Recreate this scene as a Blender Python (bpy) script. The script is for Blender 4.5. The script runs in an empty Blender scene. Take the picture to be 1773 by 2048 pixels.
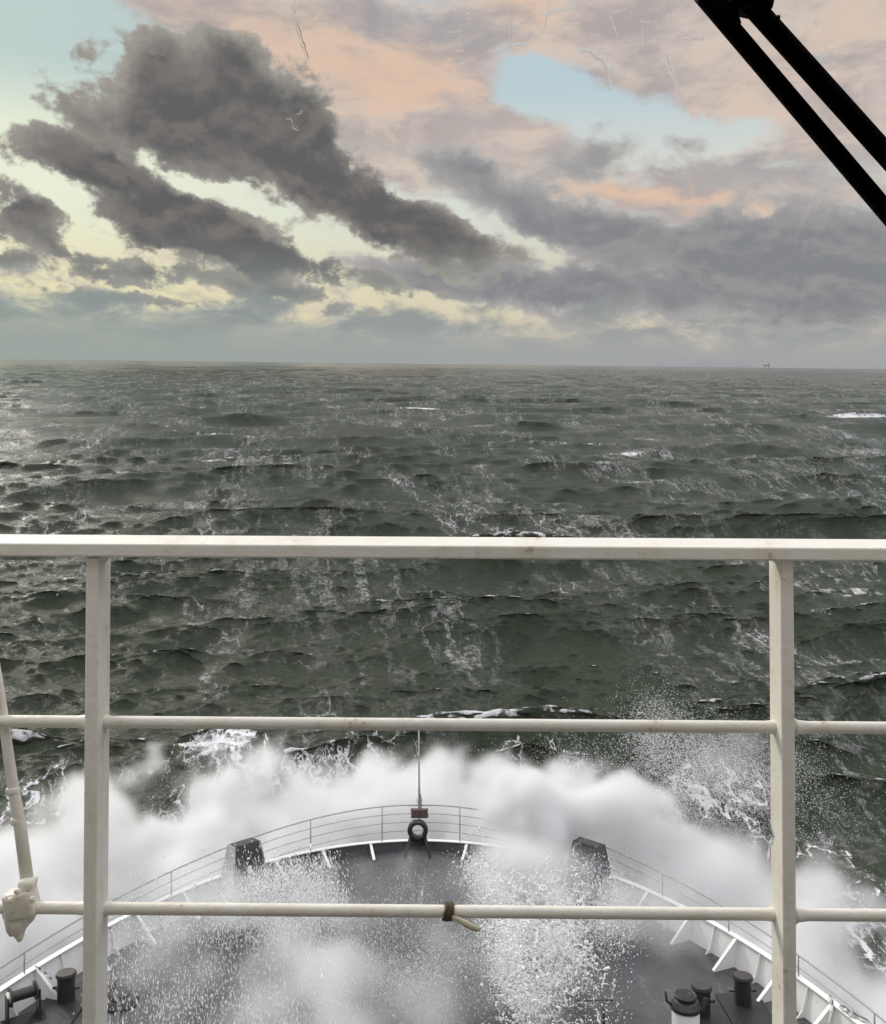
import bpy, bmesh, math, random
import numpy as np
from mathutils import Matrix, Vector
random.seed(7)
rng = np.random.default_rng(11)
scene = bpy.context.scene
COL = scene.collection
R = math.radians

# ------------------------------------------------------------------ frames
# Ship frame: origin at the eye on the bridge, x starboard, y ahead, z up (square to the deck).
# The ship is pitched bow down and listing a little, so the world (sea level z = 0) is tilted against it.
F = 1773.0
EYE = 19.5
d1 = Vector((-.5, 1, (1024 - 717) / F)); d2 = Vector((.5, 1, (1024 - 737) / F))
UP = d2.cross(d1).normalized()
if UP.z < 0: UP = -UP
FW = (Vector((0, 1, 0)) - UP * UP.y).normalized()
RT = FW.cross(UP)
SHIP = Matrix((RT, FW, UP)).to_4x4()
SHIP.translation = Vector((0, 0, EYE))
SHIPN = np.array([RT, FW, UP])

def sp(px, py, drop=None, D=None):
    """ship-frame point seen at photo pixel px, py: at height -drop, or at distance D ahead"""
    if D is None: D = drop * F / (py - 1024)
    return Vector(((px - 886.5) / F * D, D, -(py - 1024) / F * D))

# ------------------------------------------------------------------ camera
cam = bpy.data.cameras.new('camera'); camo = bpy.data.objects.new('camera', cam); COL.objects.link(camo)
cam.sensor_fit = 'HORIZONTAL'; cam.sensor_width = 36; cam.lens = 36.0
cam.clip_start = .02; cam.clip_end = 80000
camo.matrix_world = SHIP @ Matrix.Rotation(R(90), 4, 'X')
scene.camera = camo

# ------------------------------------------------------------------ render settings
scene.view_settings.view_transform = 'Standard'; scene.view_settings.look = 'None'
scene.view_settings.exposure = 0; scene.view_settings.gamma = 1
scene.render.engine = 'CYCLES'
cy = scene.cycles
cy.use_denoising = True
cy.max_bounces = 8; cy.diffuse_bounces = 3; cy.glossy_bounces = 3; cy.transmission_bounces = 6
cy.volume_bounces = 7; cy.transparent_max_bounces = 12
cy.volume_step_rate = 1.0; cy.volume_max_steps = 256
cy.use_adaptive_sampling = True; cy.adaptive_threshold = .015

# ------------------------------------------------------------------ node helper
def lin(c):
    return tuple((v / 255 / 12.92) if v / 255 <= .04045 else ((v / 255 + .055) / 1.055) ** 2.4 for v in c)

class G:
    """small wrapper to write node maths as expressions"""
    def __init__(s, tree): s.t = tree
    def new(s, typ, **kw):
        n = s.t.nodes.new(typ)
        for k, v in kw.items(): setattr(n, k, v)
        return n
    def put(s, sock, v):
        if isinstance(v, S): s.t.links.new(v.s, sock)
        elif v is not None:
            if sock.type == 'RGBA' and len(v) == 3: v = (*v, 1)
            sock.default_value = v
    def m(s, op, a, b=None, c=None, clamp=False):
        n = s.new('ShaderNodeMath', operation=op, use_clamp=clamp)
        for i, v in enumerate((a, b, c)):
            if v is not None: s.put(n.inputs[i], v)
        return S(s, n.outputs[0])
    def vm(s, op, a, b=None, out=0):
        n = s.new('ShaderNodeVectorMath', operation=op)
        s.put(n.inputs[0], a)
        if b is not None: s.put(n.inputs[3 if op == 'SCALE' else 1], b)
        return S(s, n.outputs[out])
    def xyz(s, x, y, z):
        n = s.new('ShaderNodeCombineXYZ')
        for i, v in enumerate((x, y, z)): s.put(n.inputs[i], v)
        return S(s, n.outputs[0])
    def sep(s, v):
        n = s.new('ShaderNodeSeparateXYZ'); s.put(n.inputs[0], v)
        return [S(s, o) for o in n.outputs]
    def mix(s, f, a, b, blend='MIX'):
        n = s.new('ShaderNodeMix', data_type='RGBA', blend_type=blend, clamp_factor=True)
        s.put(n.inputs[0], f); s.put(n.inputs[6], a); s.put(n.inputs[7], b)
        return S(s, n.outputs[2])
    def ss(s, v, lo, hi, a=0., b=1.):
        n = s.new('ShaderNodeMapRange', interpolation_type='SMOOTHSTEP')
        for i, x in enumerate((v, lo, hi, a, b)): s.put(n.inputs[i], x)
        return S(s, n.outputs[0])
    def lr(s, v, lo, hi, a=0., b=1.):
        n = s.new('ShaderNodeMapRange', interpolation_type='LINEAR')
        for i, x in enumerate((v, lo, hi, a, b)): s.put(n.inputs[i], x)
        return S(s, n.outputs[0])
    def noise(s, vec, scale, detail=4., rough=.55, dist=0., lac=2., out=0, dims='3D'):
        n = s.new('ShaderNodeTexNoise', noise_dimensions=dims)
        s.put(n.inputs['Vector'], vec); n.inputs['Scale'].default_value = scale; n.inputs['Detail'].default_value = detail
        n.inputs['Roughness'].default_value = rough; n.inputs['Distortion'].default_value = dist; n.inputs['Lacunarity'].default_value = lac
        return S(s, n.outputs[out])
    def mapping(s, vec, loc=(0, 0, 0), rot=(0, 0, 0), scale=(1, 1, 1), typ='POINT'):
        n = s.new('ShaderNodeMapping', vector_type=typ); s.put(n.inputs[0], vec)
        n.inputs[1].default_value = loc; n.inputs[2].default_value = rot; n.inputs[3].default_value = scale
        return S(s, n.outputs[0])

class S:
    def __init__(s, g, sock): s.g = g; s.s = sock
    def __add__(s, o): return s.g.m('ADD', s, o)
    __radd__ = __add__
    def __sub__(s, o): return s.g.m('SUBTRACT', s, o)
    def __rsub__(s, o): return s.g.m('SUBTRACT', o, s)
    def __mul__(s, o): return s.g.m('MULTIPLY', s, o)
    __rmul__ = __mul__
    def __truediv__(s, o): return s.g.m('DIVIDE', s, o)

# ------------------------------------------------------------------ sky (world)
SUN_AZ, SUN_EL = -42, 27      # sun hidden off the port bow, light soft through cloud
def build_world():
    w = bpy.data.worlds.new('World'); scene.world = w; w.use_nodes = True
    t = w.node_tree; t.nodes.clear(); g = G(t)
    tc = g.new('ShaderNodeTexCoord'); D = g.vm('NORMALIZE', S(g, tc.outputs['Generated']))
    x, y, z = g.sep(D)
    K = 180 / math.pi * .0309
    U = g.m('ARCTAN2', x, y) * K
    V = g.m('ARCSINE', z) * K
    P = g.xyz(U, V, 0.)
    def uv(px, py):
        d = (SHIP.to_3x3() @ Vector(((px - 886.5) / F, 1, (1024 - py) / F))).normalized()
        return math.atan2(d.x, d.y) * K, math.asin(d.z) * K
    # warp for ragged outlines
    wn = g.noise(P, 9., 6, .62, out=1)
    w3 = g.vm('SUBTRACT', wn, (.5, .5, .5))
    PW = g.vm('ADD', P, g.vm('MULTIPLY', w3, (.13, .10, 0)))
    def blob(px, py, rx, ry, rot=0, src=None):
        u, v = uv(px, py)
        mp = g.mapping(src or PW, (u, v, 0), (0, 0, R(rot)), (rx / 1000, ry / 1000, 1), 'TEXTURE')
        n = g.new('ShaderNodeTexGradient', gradient_type='SPHERICAL'); g.put(n.inputs[0], mp)
        return S(g, n.outputs[1])
    def total(lst):
        acc = None
        for b in lst:
            *a, amp = b
            v = blob(*a) * amp
            acc = v if acc is None else acc + v
        return acc
    # clear sky behind the clouds: warm near the horizon to port, aqua and blue higher up
    side = g.ss(U, -.75, .35)
    low = g.mix(side, lin((230, 223, 184)), lin((214, 206, 182)))
    mid = g.mix(side, lin((232, 238, 214)), lin((214, 218, 212)))
    top = g.mix(side, lin((188, 206, 203)), lin((188, 207, 215)))
    sky = g.mix(g.ss(V, .13, .30), low, mid)
    sky = g.mix(g.ss(V, .36, .52), sky, top)
    nis = g.new('ShaderNodeTexSky', sky_type='NISHITA', sun_disc=False)
    nis.sun_elevation = R(SUN_EL); nis.sun_rotation = R(SUN_AZ); nis.air_density = 1.2
    nisc = g.mix(1., S(g, nis.outputs[0]), (.07, .07, .07), 'MULTIPLY')
    sky = g.mix(.06, sky, nisc)
    # high thin sheet lit pink and orange
    Ph = g.mapping(P, (0, 0, 0), (0, 0, R(9)), (1.0, 2.6, 1))
    nh = g.noise(Ph, 4.2, 8, .6, .5)
    nh2 = g.noise(g.mapping(P, (3.1, 1.7, 0), (0, 0, R(-6)), (1, 2.4, 1)), 5.5, 7, .62, .4)
    cover = total([(1050, 40, 800, 300, 0, .9), (1550, 90, 700, 350, 0, .6), (380, -40, 330, 120, -16, 1.1), (640, 150, 330, 160, -20, .9),
                   (1750, 260, 420, 220, 0, .5), (1420, 395, 430, 55, -3, 1.2), (860, 240, 380, 150, -15, .7), (900, 330, 300, 60, 0, .45),
                   (1120, 190, 180, 70, -20, -1.1), (1260, 225, 170, 60, -10, -.9), (1330, 280, 230, 50, -4, -1.0), (1450, 270, 200, 36, 4, -.7), (1030, 165, 140, 50, 10, -.6), (1010, 110, 120, 30, -10, -.35), (60, 150, 330, 170, -30, -1.2)])
    mh = g.ss(cover + (nh - .5) * 2.3 + (nh2 - .5) * .8, .0, .75)
    orange = total([(690, 120, 330, 90, -8, .85), (1340, 390, 330, 40, -4, 1.3), (860, 190, 300, 110, 0, .4), (1600, 110, 260, 120, 20, .45), (1060, 40, 260, 60, 0, .4), (300, -10, 300, 60, -10, .35)])
    warm = g.ss(orange + (nh2 - .5) * 1.9 + (nh - .5) * .8, .0, 1.1)
    ch = g.mix(g.ss(nh2, .36, .62), lin((176, 163, 160)), lin((212, 196, 184)))
    ch = g.mix(warm, ch, lin((226, 191, 165)))
    viol = g.ss((nh - .5) * 1.5 + total([(860, 45, 260, 60, -4, .75), (1250, 60, 300, 70, 0, .35), (1500, 350, 420, 60, 0, .8), (900, 210, 200, 50, -10, .3)]), .2, .7)
    ch = g.mix(viol * .8, ch, lin((157, 153, 157)))
    sky = g.mix(mh * .9, sky, ch)
    # middle cloud: broken grey-violet bank
    frag = g.noise(g.mapping(P, (2.2, 6.1, 0), (0, 0, R(20)), (1, 1.5, 1)), 17., 6, .6, .2)
    Pm = g.mapping(P, (1.3, .4, 0), (0, 0, R(10)), (1, 1.7, 1))
    nm = g.noise(Pm, 7.5, 9, .6, .3)
    nl = g.noise(g.vm('ADD', Pm, (.010, -.03, 0)), 7.5, 9, .6, .3)
    bank = total([(1420, 550, 620, 125, -2, 1.35), (1730, 560, 420, 150, 0, .9), (1600, 460, 300, 85, 0, .9), (1420, 470, 150, 60, 0, .5), (1010, 385, 220, 65, -18, .95), (1150, 450, 190, 60, -18, .95),
                  (1195, 310, 100, 70, 0, .95), (1100, 340, 100, 50, 0, .6), (1370, 295, 60, 28, 0, .5), (900, 330, 110, 40, 0, .5), (780, 300, 110, 30, -10, .35), (920, 250, 140, 50, -20, .3),
                  (1050, 580, 330, 60, -6, 1.1), (250, 615, 380, 26, -2, .75), (620, 585, 150, 30, -6, .6), (120, 570, 160, 22, -8, .5), (460, 560, 120, 26, -8, .5), (1000, 655, 400, 22, 0, .5), (830, 560, 240, 55, -8, 1.0), (1500, 345, 330, 36, 0, .6), (680, 620, 120, 28, 0, .5),
                  (1080, 485, 130, 24, -16, -.7), (1130, 615, 60, 18, 0, -.7), (790, 600, 110, 22, -5, -.9), (930, 635, 140, 16, 0, -.5)])
    thick = bank * .85 + (nm - .5) * 2.4 + (frag - .5) * (.7 + 1.0 * g.ss(V, .26, .12))
    mm = g.ss(thick, .0, .64) * g.ss(bank, .0, .2)
    body = g.ss(bank * .8 + (nm - .5) * 1.9, .15, 1.05)
    lit = g.ss(nm - nl, -.07, .13)
    cm = g.mix(body, lin((183, 181, 178)), lin((133, 135, 139)))
    cm = g.mix(lit * .34, cm, lin((180, 172, 169)))
    sky = g.mix(mm, sky, cm)
    # dark low cumulus to port
    Pd = g.mapping(P, (5.2, 2.1, 0), (0, 0, R(17)), (1, 1.45, 1))
    nd = g.noise(Pd, 8., 9, .6, .25)
    nd2 = g.noise(g.vm('ADD', Pd, (.012, -.032, 0)), 8., 9, .6, .25)
    dark = total([(420, 235, 270, 150, -4, 1.5), (320, 135, 75, 75, 0, 1.0), (458, 125, 75, 80, 0, 1.0), (560, 215, 130, 100, 0, .8), (610, 310, 150, 110, 0, 1.0), (280, 235, 140, 70, -10, .6),
                  (690, 375, 200, 85, -30, 1.2), (800, 440, 210, 75, -24, 1.1), (910, 480, 170, 48, -10, .8),
                  (130, 315, 170, 52, -10, 1.2), (290, 390, 230, 62, -28, 1.3), (440, 450, 200, 62, -22, 1.2), (560, 510, 160, 48, -15, 1.1),
                  (40, 410, 100, 55, -20, 1.2), (290, 455, 150, 52, -16, 1.0), (430, 500, 200, 36, -12, .9), (100, 500, 120, 34, -25, .9), (300, 540, 190, 36, -4, .95), (75, 545, 70, 26, -14, .8),
                  (530, 575, 110, 34, -10, 1.0), (690, 555, 130, 36, -10, .8), (660, 610, 150, 26, -6, .7), (10, 525, 60, 30, 0, .7),
                  (110, 180, 110, 40, -50, .55), (180, 150, 60, 40, 0, .3), (930, 540, 200, 40, -8, .4), (370, 385, 30, 24, 0, .5),
                  (415, 375, 130, 26, -12, -.8), (130, 400, 110, 24, -32, -.6), (660, 490, 110, 24, -28, -.7), (230, 300, 130, 18, -22, -.3), (500, 375, 70, 30, -30, .35), (200, 415, 60, 30, 0, .3), (590, 450, 90, 34, -25, .35), (720, 520, 60, 24, 0, .3), (840, 590, 120, 24, -6, .5), (420, 610, 220, 22, -3, .6), (180, 590, 200, 20, -3, .5)])
    tk = dark * .80 + (nd - .5) * 2.6 + (frag - .5) * (1.3 + 1.0 * g.ss(V, .26, .12))
    md = g.ss(tk, .10, .50) * g.ss(dark, .01, .22)
    rim = total([(315, 115, 120, 75, 0, .9), (458, 105, 90, 65, 0, .8), (225, 190, 120, 70, 0, .7), (560, 150, 90, 60, -30, .5), (110, 290, 140, 30, -10, .6), (360, 385, 60, 40, 0, .5), (660, 330, 110, 40, -35, .4), (60, 380, 90, 30, 0, .5)])
    core = g.ss(dark * 1.0 - rim * .55 + (nd - .5) * 1.5 + (frag - .5) * .4, .1, 1.2)
    ld = g.ss(nd - nd2, -.07, .14)
    cd = g.mix(core, lin((164, 160, 152)), lin((99, 98, 99)))
    cd = g.mix(ld * .34, cd, lin((150, 143, 135)))
    cd = g.mix(g.ss(V, .25, .10), cd, g.mix(core, lin((165, 164, 154)), lin((128, 134, 134))))
    sky = g.mix(md, sky, cd)
    # low bank on the horizon
    nb = g.noise(g.mapping(P, (.3, .9, 0), (0, 0, 0), (1, 2.6, 1)), 7., 8, .6, .3)
    hb = g.ss(V + (nb - .5) * .22 - g.ss(U, .6, -.9) * .03, .112, .055)
    chz = g.mix(g.ss(U, -.9, .7), lin((150, 161, 158)), lin((160, 162, 164)))
    chz = g.mix(g.ss(nb, .4, .62) * g.ss(V, .0, .08), chz, g.mix(g.ss(U, -.9, .4), lin((160, 168, 160)), lin((182, 178, 170))))
    chz = g.mix(g.ss(nb, .56, .36) * g.ss(V, .03, .09) * .6, chz, lin((134, 142, 142)))
    sky = g.mix(hb * .95, sky, chz)
    # brighter cover overhead and astern, which the picture does not reach
    front = g.ss(y, -.1, .75)
    over = g.ss(z, .40, .75)
    gain = 1. + over * OVER
    sky = g.mix(g.m('MAXIMUM', over, (1. - front) * .8), sky, (.486, .482, .498))
    below = g.ss(z, -.02, -.12)
    sky = g.mix(below, sky, (.05, .06, .055))
    bg = g.new('ShaderNodeBackground'); g.put(bg.inputs[0], sky); g.put(bg.inputs[1], gain)
    o = g.new('ShaderNodeOutputWorld'); t.links.new(bg.outputs[0], o.inputs[0])
    w.cycles.sampling_method = 'MANUAL'; w.cycles.sample_map_resolution = 512
OVER = 2.3
build_world()
sun = bpy.data.lights.new('sun', 'SUN'); suno = bpy.data.objects.new('sun', sun); COL.objects.link(suno)
sun.energy = 1.8; sun.angle = R(14); sun.color = (1, .93, .82)
sd = Vector((math.sin(R(SUN_AZ)) * math.cos(R(SUN_EL)), math.cos(R(SUN_AZ)) * math.cos(R(SUN_EL)), math.sin(R(SUN_EL))))
suno.rotation_euler = sd.to_track_quat('Z', 'Y').to_euler()
suno.location = (0, 0, 60)

# ------------------------------------------------------------------ object helpers
def tag(o, label=None, cat=None, group=None, kind=None):
    if label: o['label'] = label
    if cat: o['category'] = cat
    if group: o['group'] = group
    if kind: o['kind'] = kind
    return o
def link(name, me, mat, parent=None, smooth=False):
    o = bpy.data.objects.new(name, me); COL.objects.link(o)
    if mat: me.materials.append(mat)
    if smooth:
        me.polygons.foreach_set('use_smooth', np.ones(len(me.polygons), bool))
    if parent is not None: o.parent = parent
    return o
def obj(name, bm, mat, parent=None, smooth=False, frame=None):
    me = bpy.data.meshes.new(name); bmesh.ops.recalc_face_normals(bm, faces=bm.faces); bm.to_mesh(me); bm.free()
    o = link(name, me, mat, parent, smooth)
    if parent is None: o.matrix_world = frame or SHIP
    return o
def empty(name, loc=(0, 0, 0), label=None, cat=None, group=None, rotz=0):
    o = bpy.data.objects.new(name, None); COL.objects.link(o); o.empty_display_size = .2
    o.matrix_world = SHIP @ Matrix.Translation(loc) @ Matrix.Rotation(rotz, 4, 'Z')
    return tag(o, label, cat, group)
def tube(bm, pts, rad, seg=10, cap=True):
    pts = [Vector(p) for p in pts]
    rads = rad if isinstance(rad, (list, tuple)) else [rad] * len(pts)
    rings = []; up = Vector((0, 0, 1)); prev = None
    for i, p in enumerate(pts):
        a = pts[max(0, i - 1)]; b = pts[min(len(pts) - 1, i + 1)]
        tg = (b - a).normalized()
        if prev is None:
            ref = Vector((0, 0, 1)) if abs(tg.z) < .9 else Vector((1, 0, 0))
            n1 = tg.cross(ref).normalized()
        else:
            n1 = (prev - tg * prev.dot(tg)).normalized()
        prev = n1; n2 = tg.cross(n1)
        rings.append([bm.verts.new(p + (n1 * math.cos(2 * math.pi * k / seg) + n2 * math.sin(2 * math.pi * k / seg)) * rads[i]) for k in range(seg)])
    for a, b in zip(rings, rings[1:]):
        for k in range(seg): bm.faces.new((a[k], a[(k + 1) % seg], b[(k + 1) % seg], b[k]))
    if cap: bm.faces.new(rings[0]); bm.faces.new(list(reversed(rings[-1])))
    return bm
def box(bm, size, M=None, bev=0, loc=(0, 0, 0)):
    b = bmesh.new(); bmesh.ops.create_cube(b, size=1)
    bmesh.ops.scale(b, vec=size, verts=b.verts)
    if bev: bmesh.ops.bevel(b, geom=list(b.edges), offset=bev, segments=2, affect='EDGES', profile=.5)
    bmesh.ops.translate(b, vec=loc, verts=b.verts)
    if M is not None: bmesh.ops.transform(b, matrix=M, verts=b.verts)
    me = bpy.data.meshes.new('t'); b.to_mesh(me); b.free(); bm.from_mesh(me); bpy.data.meshes.remove(me)
    return bm
def lathe(bm, prof, seg=32, M=None):
    rings = []
    for r, z in prof:
        rings.append([bm.verts.new((max(r, 1e-4) * math.cos(2 * math.pi * k / seg), max(r, 1e-4) * math.sin(2 * math.pi * k / seg), z)) for k in range(seg)])
    vs = [v for r_ in rings for v in r_]
    for a, b in zip(rings, rings[1:]):
        for k in range(seg): bm.faces.new((a[k], a[(k + 1) % seg], b[(k + 1) % seg], b[k]))
    bm.faces.new(list(reversed(rings[0]))); bm.faces.new(rings[-1])
    if M is not None: bmesh.ops.transform(bm, matrix=M, verts=vs)
    return bm
def strip(bm, loops, closed=False):
    """quads between successive vertex loops (lists of points)"""
    L = [[bm.verts.new(p) for p in lp] for lp in loops]
    for a, b in zip(L, L[1:]):
        n = len(a)
        for k in range(n if closed else n - 1):
            bm.faces.new((a[k], a[(k + 1) % n], b[(k + 1) % n], b[k]))
    return L
def arrays_mesh(name, co, quads):
    me = bpy.data.meshes.new(name)
    n = quads.shape[1]
    me.vertices.add(len(co)); me.vertices.foreach_set('co', np.ascontiguousarray(co, np.float32).ravel())
    me.loops.add(quads.size); me.loops.foreach_set('vertex_index', quads.astype(np.int32).ravel())
    me.polygons.add(len(quads)); me.polygons.foreach_set('loop_start', np.arange(0, quads.size, n, dtype=np.int32))
    me.update(calc_edges=True)
    return me

# ------------------------------------------------------------------ materials
def material(name):
    m = bpy.data.materials.new(name); m.use_nodes = True
    t = m.node_tree; t.nodes.clear(); g = G(t)
    o = g.new('ShaderNodeOutputMaterial')
    return m, g, o
def paint(name, base, rough=.45, dirt=(.25, .17, .1), damt=.35, scale=6, spec=.5, bump=.15, rust=0., wet=0.):
    m, g, o = material(name)
    tc = g.new('ShaderNodeTexCoord'); P = S(g, tc.outputs['Object'])
    n1 = g.noise(P, scale, 6, .6); n2 = g.noise(P, scale * 7, 4, .6); n3 = g.noise(g.mapping(P, scale=(1, 1, .25)), scale * 2.3, 5, .65)
    c = g.mix(g.ss(n1, .45, .75) * damt, base, tuple(b * d for b, d in zip(base, (.78, .72, .64))))
    c = g.mix(g.ss(n3, .58, .78) * damt * .8, c, tuple(.5 * a + .5 * b * .6 for a, b in zip(base, dirt)))
    if rust: c = g.mix(g.ss(n1 * .6 + n2 * .5, .66, .72) * rust, c, (.16, .055, .02))
    c = g.mix(g.ss(n2, .3, .7) * .1, c, tuple(b * .75 for b in base))
    p = g.new('ShaderNodeBsdfPrincipled'); g.put(p.inputs['Base Color'], c)
    g.put(p.inputs['Roughness'], g.lr(n3, .3, .7, max(.05, rough - .12 - wet), rough + .15 - wet))
    p.inputs['Specular IOR Level'].default_value = spec
    b = g.new('ShaderNodeBump'); b.inputs['Strength'].default_value = bump; b.inputs['Distance'].default_value = .004
    g.put(b.inputs['Height'], n2 + n1); g.t.links.new(b.outputs[0], p.inputs['Normal'])
    g.t.links.new(p.outputs[0], o.inputs[0])
    return m
M_CREAM = paint('cream_rail_paint', (.86, .82, .735), .42, damt=.6, scale=7, bump=.5, rust=.4)
M_WHITE = paint('white_ship_paint', (.78, .78, .77), .4, damt=.25, scale=1.2, rust=.3)
M_RAILW = paint('grey_white_rail_paint', (.30, .30, .31), .4, damt=.3, scale=2)
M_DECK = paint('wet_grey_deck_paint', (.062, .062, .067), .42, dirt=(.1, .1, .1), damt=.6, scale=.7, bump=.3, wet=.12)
def deck_paint():
    m = paint('wet_grey_deck_plating', (.062, .062, .067), .40, dirt=(.1, .1, .1), damt=.6, scale=.7, bump=.3, wet=.14)
    g = G(m.node_tree); p = next(n for n in m.node_tree.nodes if n.type == 'BSDF_PRINCIPLED')
    old = S(g, p.inputs['Base Color'].links[0].from_socket)
    tc = g.new('ShaderNodeTexCoord'); P = S(g, tc.outputs['Object']); x, y, z = g.sep(P)
    fx = g.m('ABSOLUTE', g.m('FRACT', x / 2.1) - .5); fy = g.m('ABSOLUTE', g.m('FRACT', y / 5.3 + g.m('FLOOR', x / 2.1) * .37) - .5)
    seam = g.m('MAXIMUM', g.ss(fx, .489, .497), g.ss(fy, .4955, .4985))
    film = g.noise(g.mapping(P, rot=(0, 0, .3), scale=(1, .35, 1)), 1.1, 7, .68, .8)
    fine = g.noise(g.mapping(P, rot=(0, 0, .3), scale=(1, .5, 1)), 7., 5, .7, .6)
    c = g.mix(seam * .55, old, (.032, .030, .030))
    c = g.mix(g.ss(film + (fine - .5) * .5, .52, .78) * .65, c, (.21, .21, .22))
    c = g.mix(g.ss(film + (fine - .5) * .8, .70, .80) * .7, c, (.55, .55, .56))
    g.put(p.inputs['Base Color'], c)
    g.put(p.inputs['Roughness'], g.lr(g.noise(P, .9, 5, .6), .35, .65, .12, .42))
    return m
M_DECK2 = deck_paint()
M_BLACK = paint('black_bitumen_paint', (.022, .021, .022), .38, dirt=(.1, .06, .04), damt=.8, scale=4, bump=.4, rust=.25)
M_RUBBER = paint('black_wiper_coat', (.004, .004, .004), .65, damt=.4, scale=30, spec=.15, bump=.15, rust=.12)
M_BROWN = paint('red_brown_paint', (.10, .07, .062), .55, damt=.5, scale=4, rust=.5)
M_TOP = paint('worn_bollard_top', (.05, .042, .04), .5, damt=.6, scale=5, rust=.2)
M_ROPE = paint('frayed_brown_rope', (.15, .115, .075), .85, damt=.8, scale=40, bump=.9, spec=.1)
M_TAIL = paint('pale_rope_end', (.55, .48, .36), .7, damt=.7, scale=25, bump=.8)
M_DARKGREY = paint('dark_grey_steel', (.05, .05, .052), .4, damt=.6, scale=3, rust=.3)
M_HOUSE = paint('white_house_paint', (.42, .41, .39), .5, damt=.25, scale=1)
M_GREEN = paint('dark_hull_paint', (.05, .06, .07), .4, damt=.4, scale=.6)
M_LABEL = paint('white_label', (.8, .8, .8), .5, damt=.15, scale=8)

# ------------------------------------------------------------------ sea
WIND = R(-9 + 180)           # travel direction of the waves: from ahead, a little from port
def hull_half(t):
    t = np.asarray(t, float)
    return np.where(t < 17.5, 11.02 * np.sqrt(np.clip(1 - (1 - np.clip(t, 0, 17.5) / 17.5) ** 2, 0, 1)), 11.02)
BOW_Y, AXIS_X, CAP, DECK = 31.1, -.84, 11.5, 12.22
def build_sea():
    h = EYE
    inv = np.concatenate([np.linspace(1 / 9., 1 / 29., 80, endpoint=False), np.linspace(1 / 29., 1 / 330., 980, endpoint=False), np.geomspace(1 / 330., 1 / 9000., 560), 1 / np.array([14000., 22000., 40000.])])
    r = 1 / inv
    az = np.concatenate([np.linspace(-180, -36, 40, endpoint=False), np.linspace(-36, 36, 1050), np.linspace(36, 180, 40)[1:-1]])
    az = np.radians(az)
    nr, na = len(r), len(az)
    X = (r[:, None] * np.sin(az)[None]).ravel(); Y = (r[:, None] * np.cos(az)[None]).ravel()
    dr = np.gradient(r); daz = np.gradient(az)
    cell = np.maximum(np.repeat(dr, na), (r[:, None] * daz[None]).ravel())
    Z = np.zeros_like(X); SX = np.zeros_like(X); SY = np.zeros_like(X); J = np.zeros_like(X)
    comps = []
    rg = np.random.default_rng(5)
    for lam, n, amp, spread in ((62, 3, .32, .15), (38, 5, .30, .22), (23, 9, .21, .32), (14, 11, .140, .36), (8.5, 13, .068, .40), (5, 16, .048, .46), (3, 18, .033, .52), (1.8, 20, .0135, .75), (1.05, 20, .0098, .85), (.62, 18, .0065, .95)):
        for i in range(n):
            comps.append((lam * rg.uniform(.78, 1.28), amp * rg.uniform(.7, 1.3), WIND + rg.normal(0, spread * .62), rg.uniform(0, 6.28)))
    for lam, a, th, ph in comps:
        k = 2 * math.pi / lam
        fade = np.clip((lam / cell - 1.2) / 1.6, 0, 1)
        idx = np.nonzero(fade > 0)[0]
        if not len(idx): continue
        dx, dy = math.sin(th), math.cos(th)
        arg = k * (X[idx] * dx + Y[idx] * dy) + ph
        c, s = np.cos(arg), np.sin(arg)
        f = fade[idx]
        Z[idx] += a * f * c
        q = 1.2
        SX[idx] -= q * a * f * dx * s; SY[idx] -= q * a * f * dy * s
        J[idx] += q * a * k * f * c
    # long-wave crest measure for whitecaps
    R_ = np.hypot(X, Y)
    # sea piled up and broken round the bow
    cx, cy = X + 0, Y + 0
    foam = np.clip((J - 1.08) / .5, 0, 1)
    # breaking crests seen in the open water
    for px, py, wd, dp, am in ((860, 820, 15, 7, 1.3), (855, 836, 9, 4, 1.0), (1735, 838, 26, 5, 1.5), (1570, 833, 16, 7, 1.1), (436, 872, 9, 5, .8), (375, 922, 12, 5, 1.0), (1180, 893, 9, 4, 1.0), (1255, 908, 11, 2.5, 1.0), (1090, 875, 9, 3, .9), (90, 788, 30, 7, .9), (1700, 752, 60, 14, 1.0), (930, 770, 25, 9, .9), (520, 742, 60, 30, .9), (1640, 1225, 4.5, 2.2, .9), (1690, 1170, 6, 2.5, .8)):
        d = SHIP.to_3x3() @ Vector(((px - 886.5) / F, 1, (1024 - py) / F)); tt = -h / d.z; x0, y0 = d.x * tt, d.y * tt
        u = (X - x0) * math.cos(WIND) - (Y - y0) * math.sin(WIND); v = (X - x0) * math.sin(WIND) + (Y - y0) * math.cos(WIND)
        v = v + .12 * u * np.sin(u * .25)
        foam = np.maximum(foam, am * np.exp(-(u / wd) ** 2 - (v / dp) ** 2))
    # hold the water down where the hull stands
    by = FW.dot(Vector((0, BOW_Y, -17))) ; 
    inside = np.exp(-((X + 1) / 9) ** 4 - ((Y - 12) / 18) ** 4)
    Z = Z * (1 - .8 * inside) - 1.2 * inside
    # bow wave ridge ahead of the ship
    ang = np.arctan2(X + 1, Y - 15); rr = np.hypot(X + 1, (Y - 15))
    ridge = np.exp(-((rr - 26.5) / 3.0) ** 2) * np.clip(np.cos(ang * .8), 0, 1)
    Z += .5 * ridge * (1 + .3 * np.cos(19.4 * (ang + .055)) + .2 * np.sin(ang * 31))
    co = np.stack([X + SX, Y + SY, Z], 1)
    i = np.arange(nr - 1)[:, None] * na; j = np.arange(na)[None]
    a = i + j; b = i + (j + 1) % na
    q = np.stack([a, b, b + na, a + na], -1).reshape(-1, 4)
    me = arrays_mesh('sea', co, q)
    me.polygons.foreach_set('use_smooth', np.ones(len(me.polygons), bool))
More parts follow.
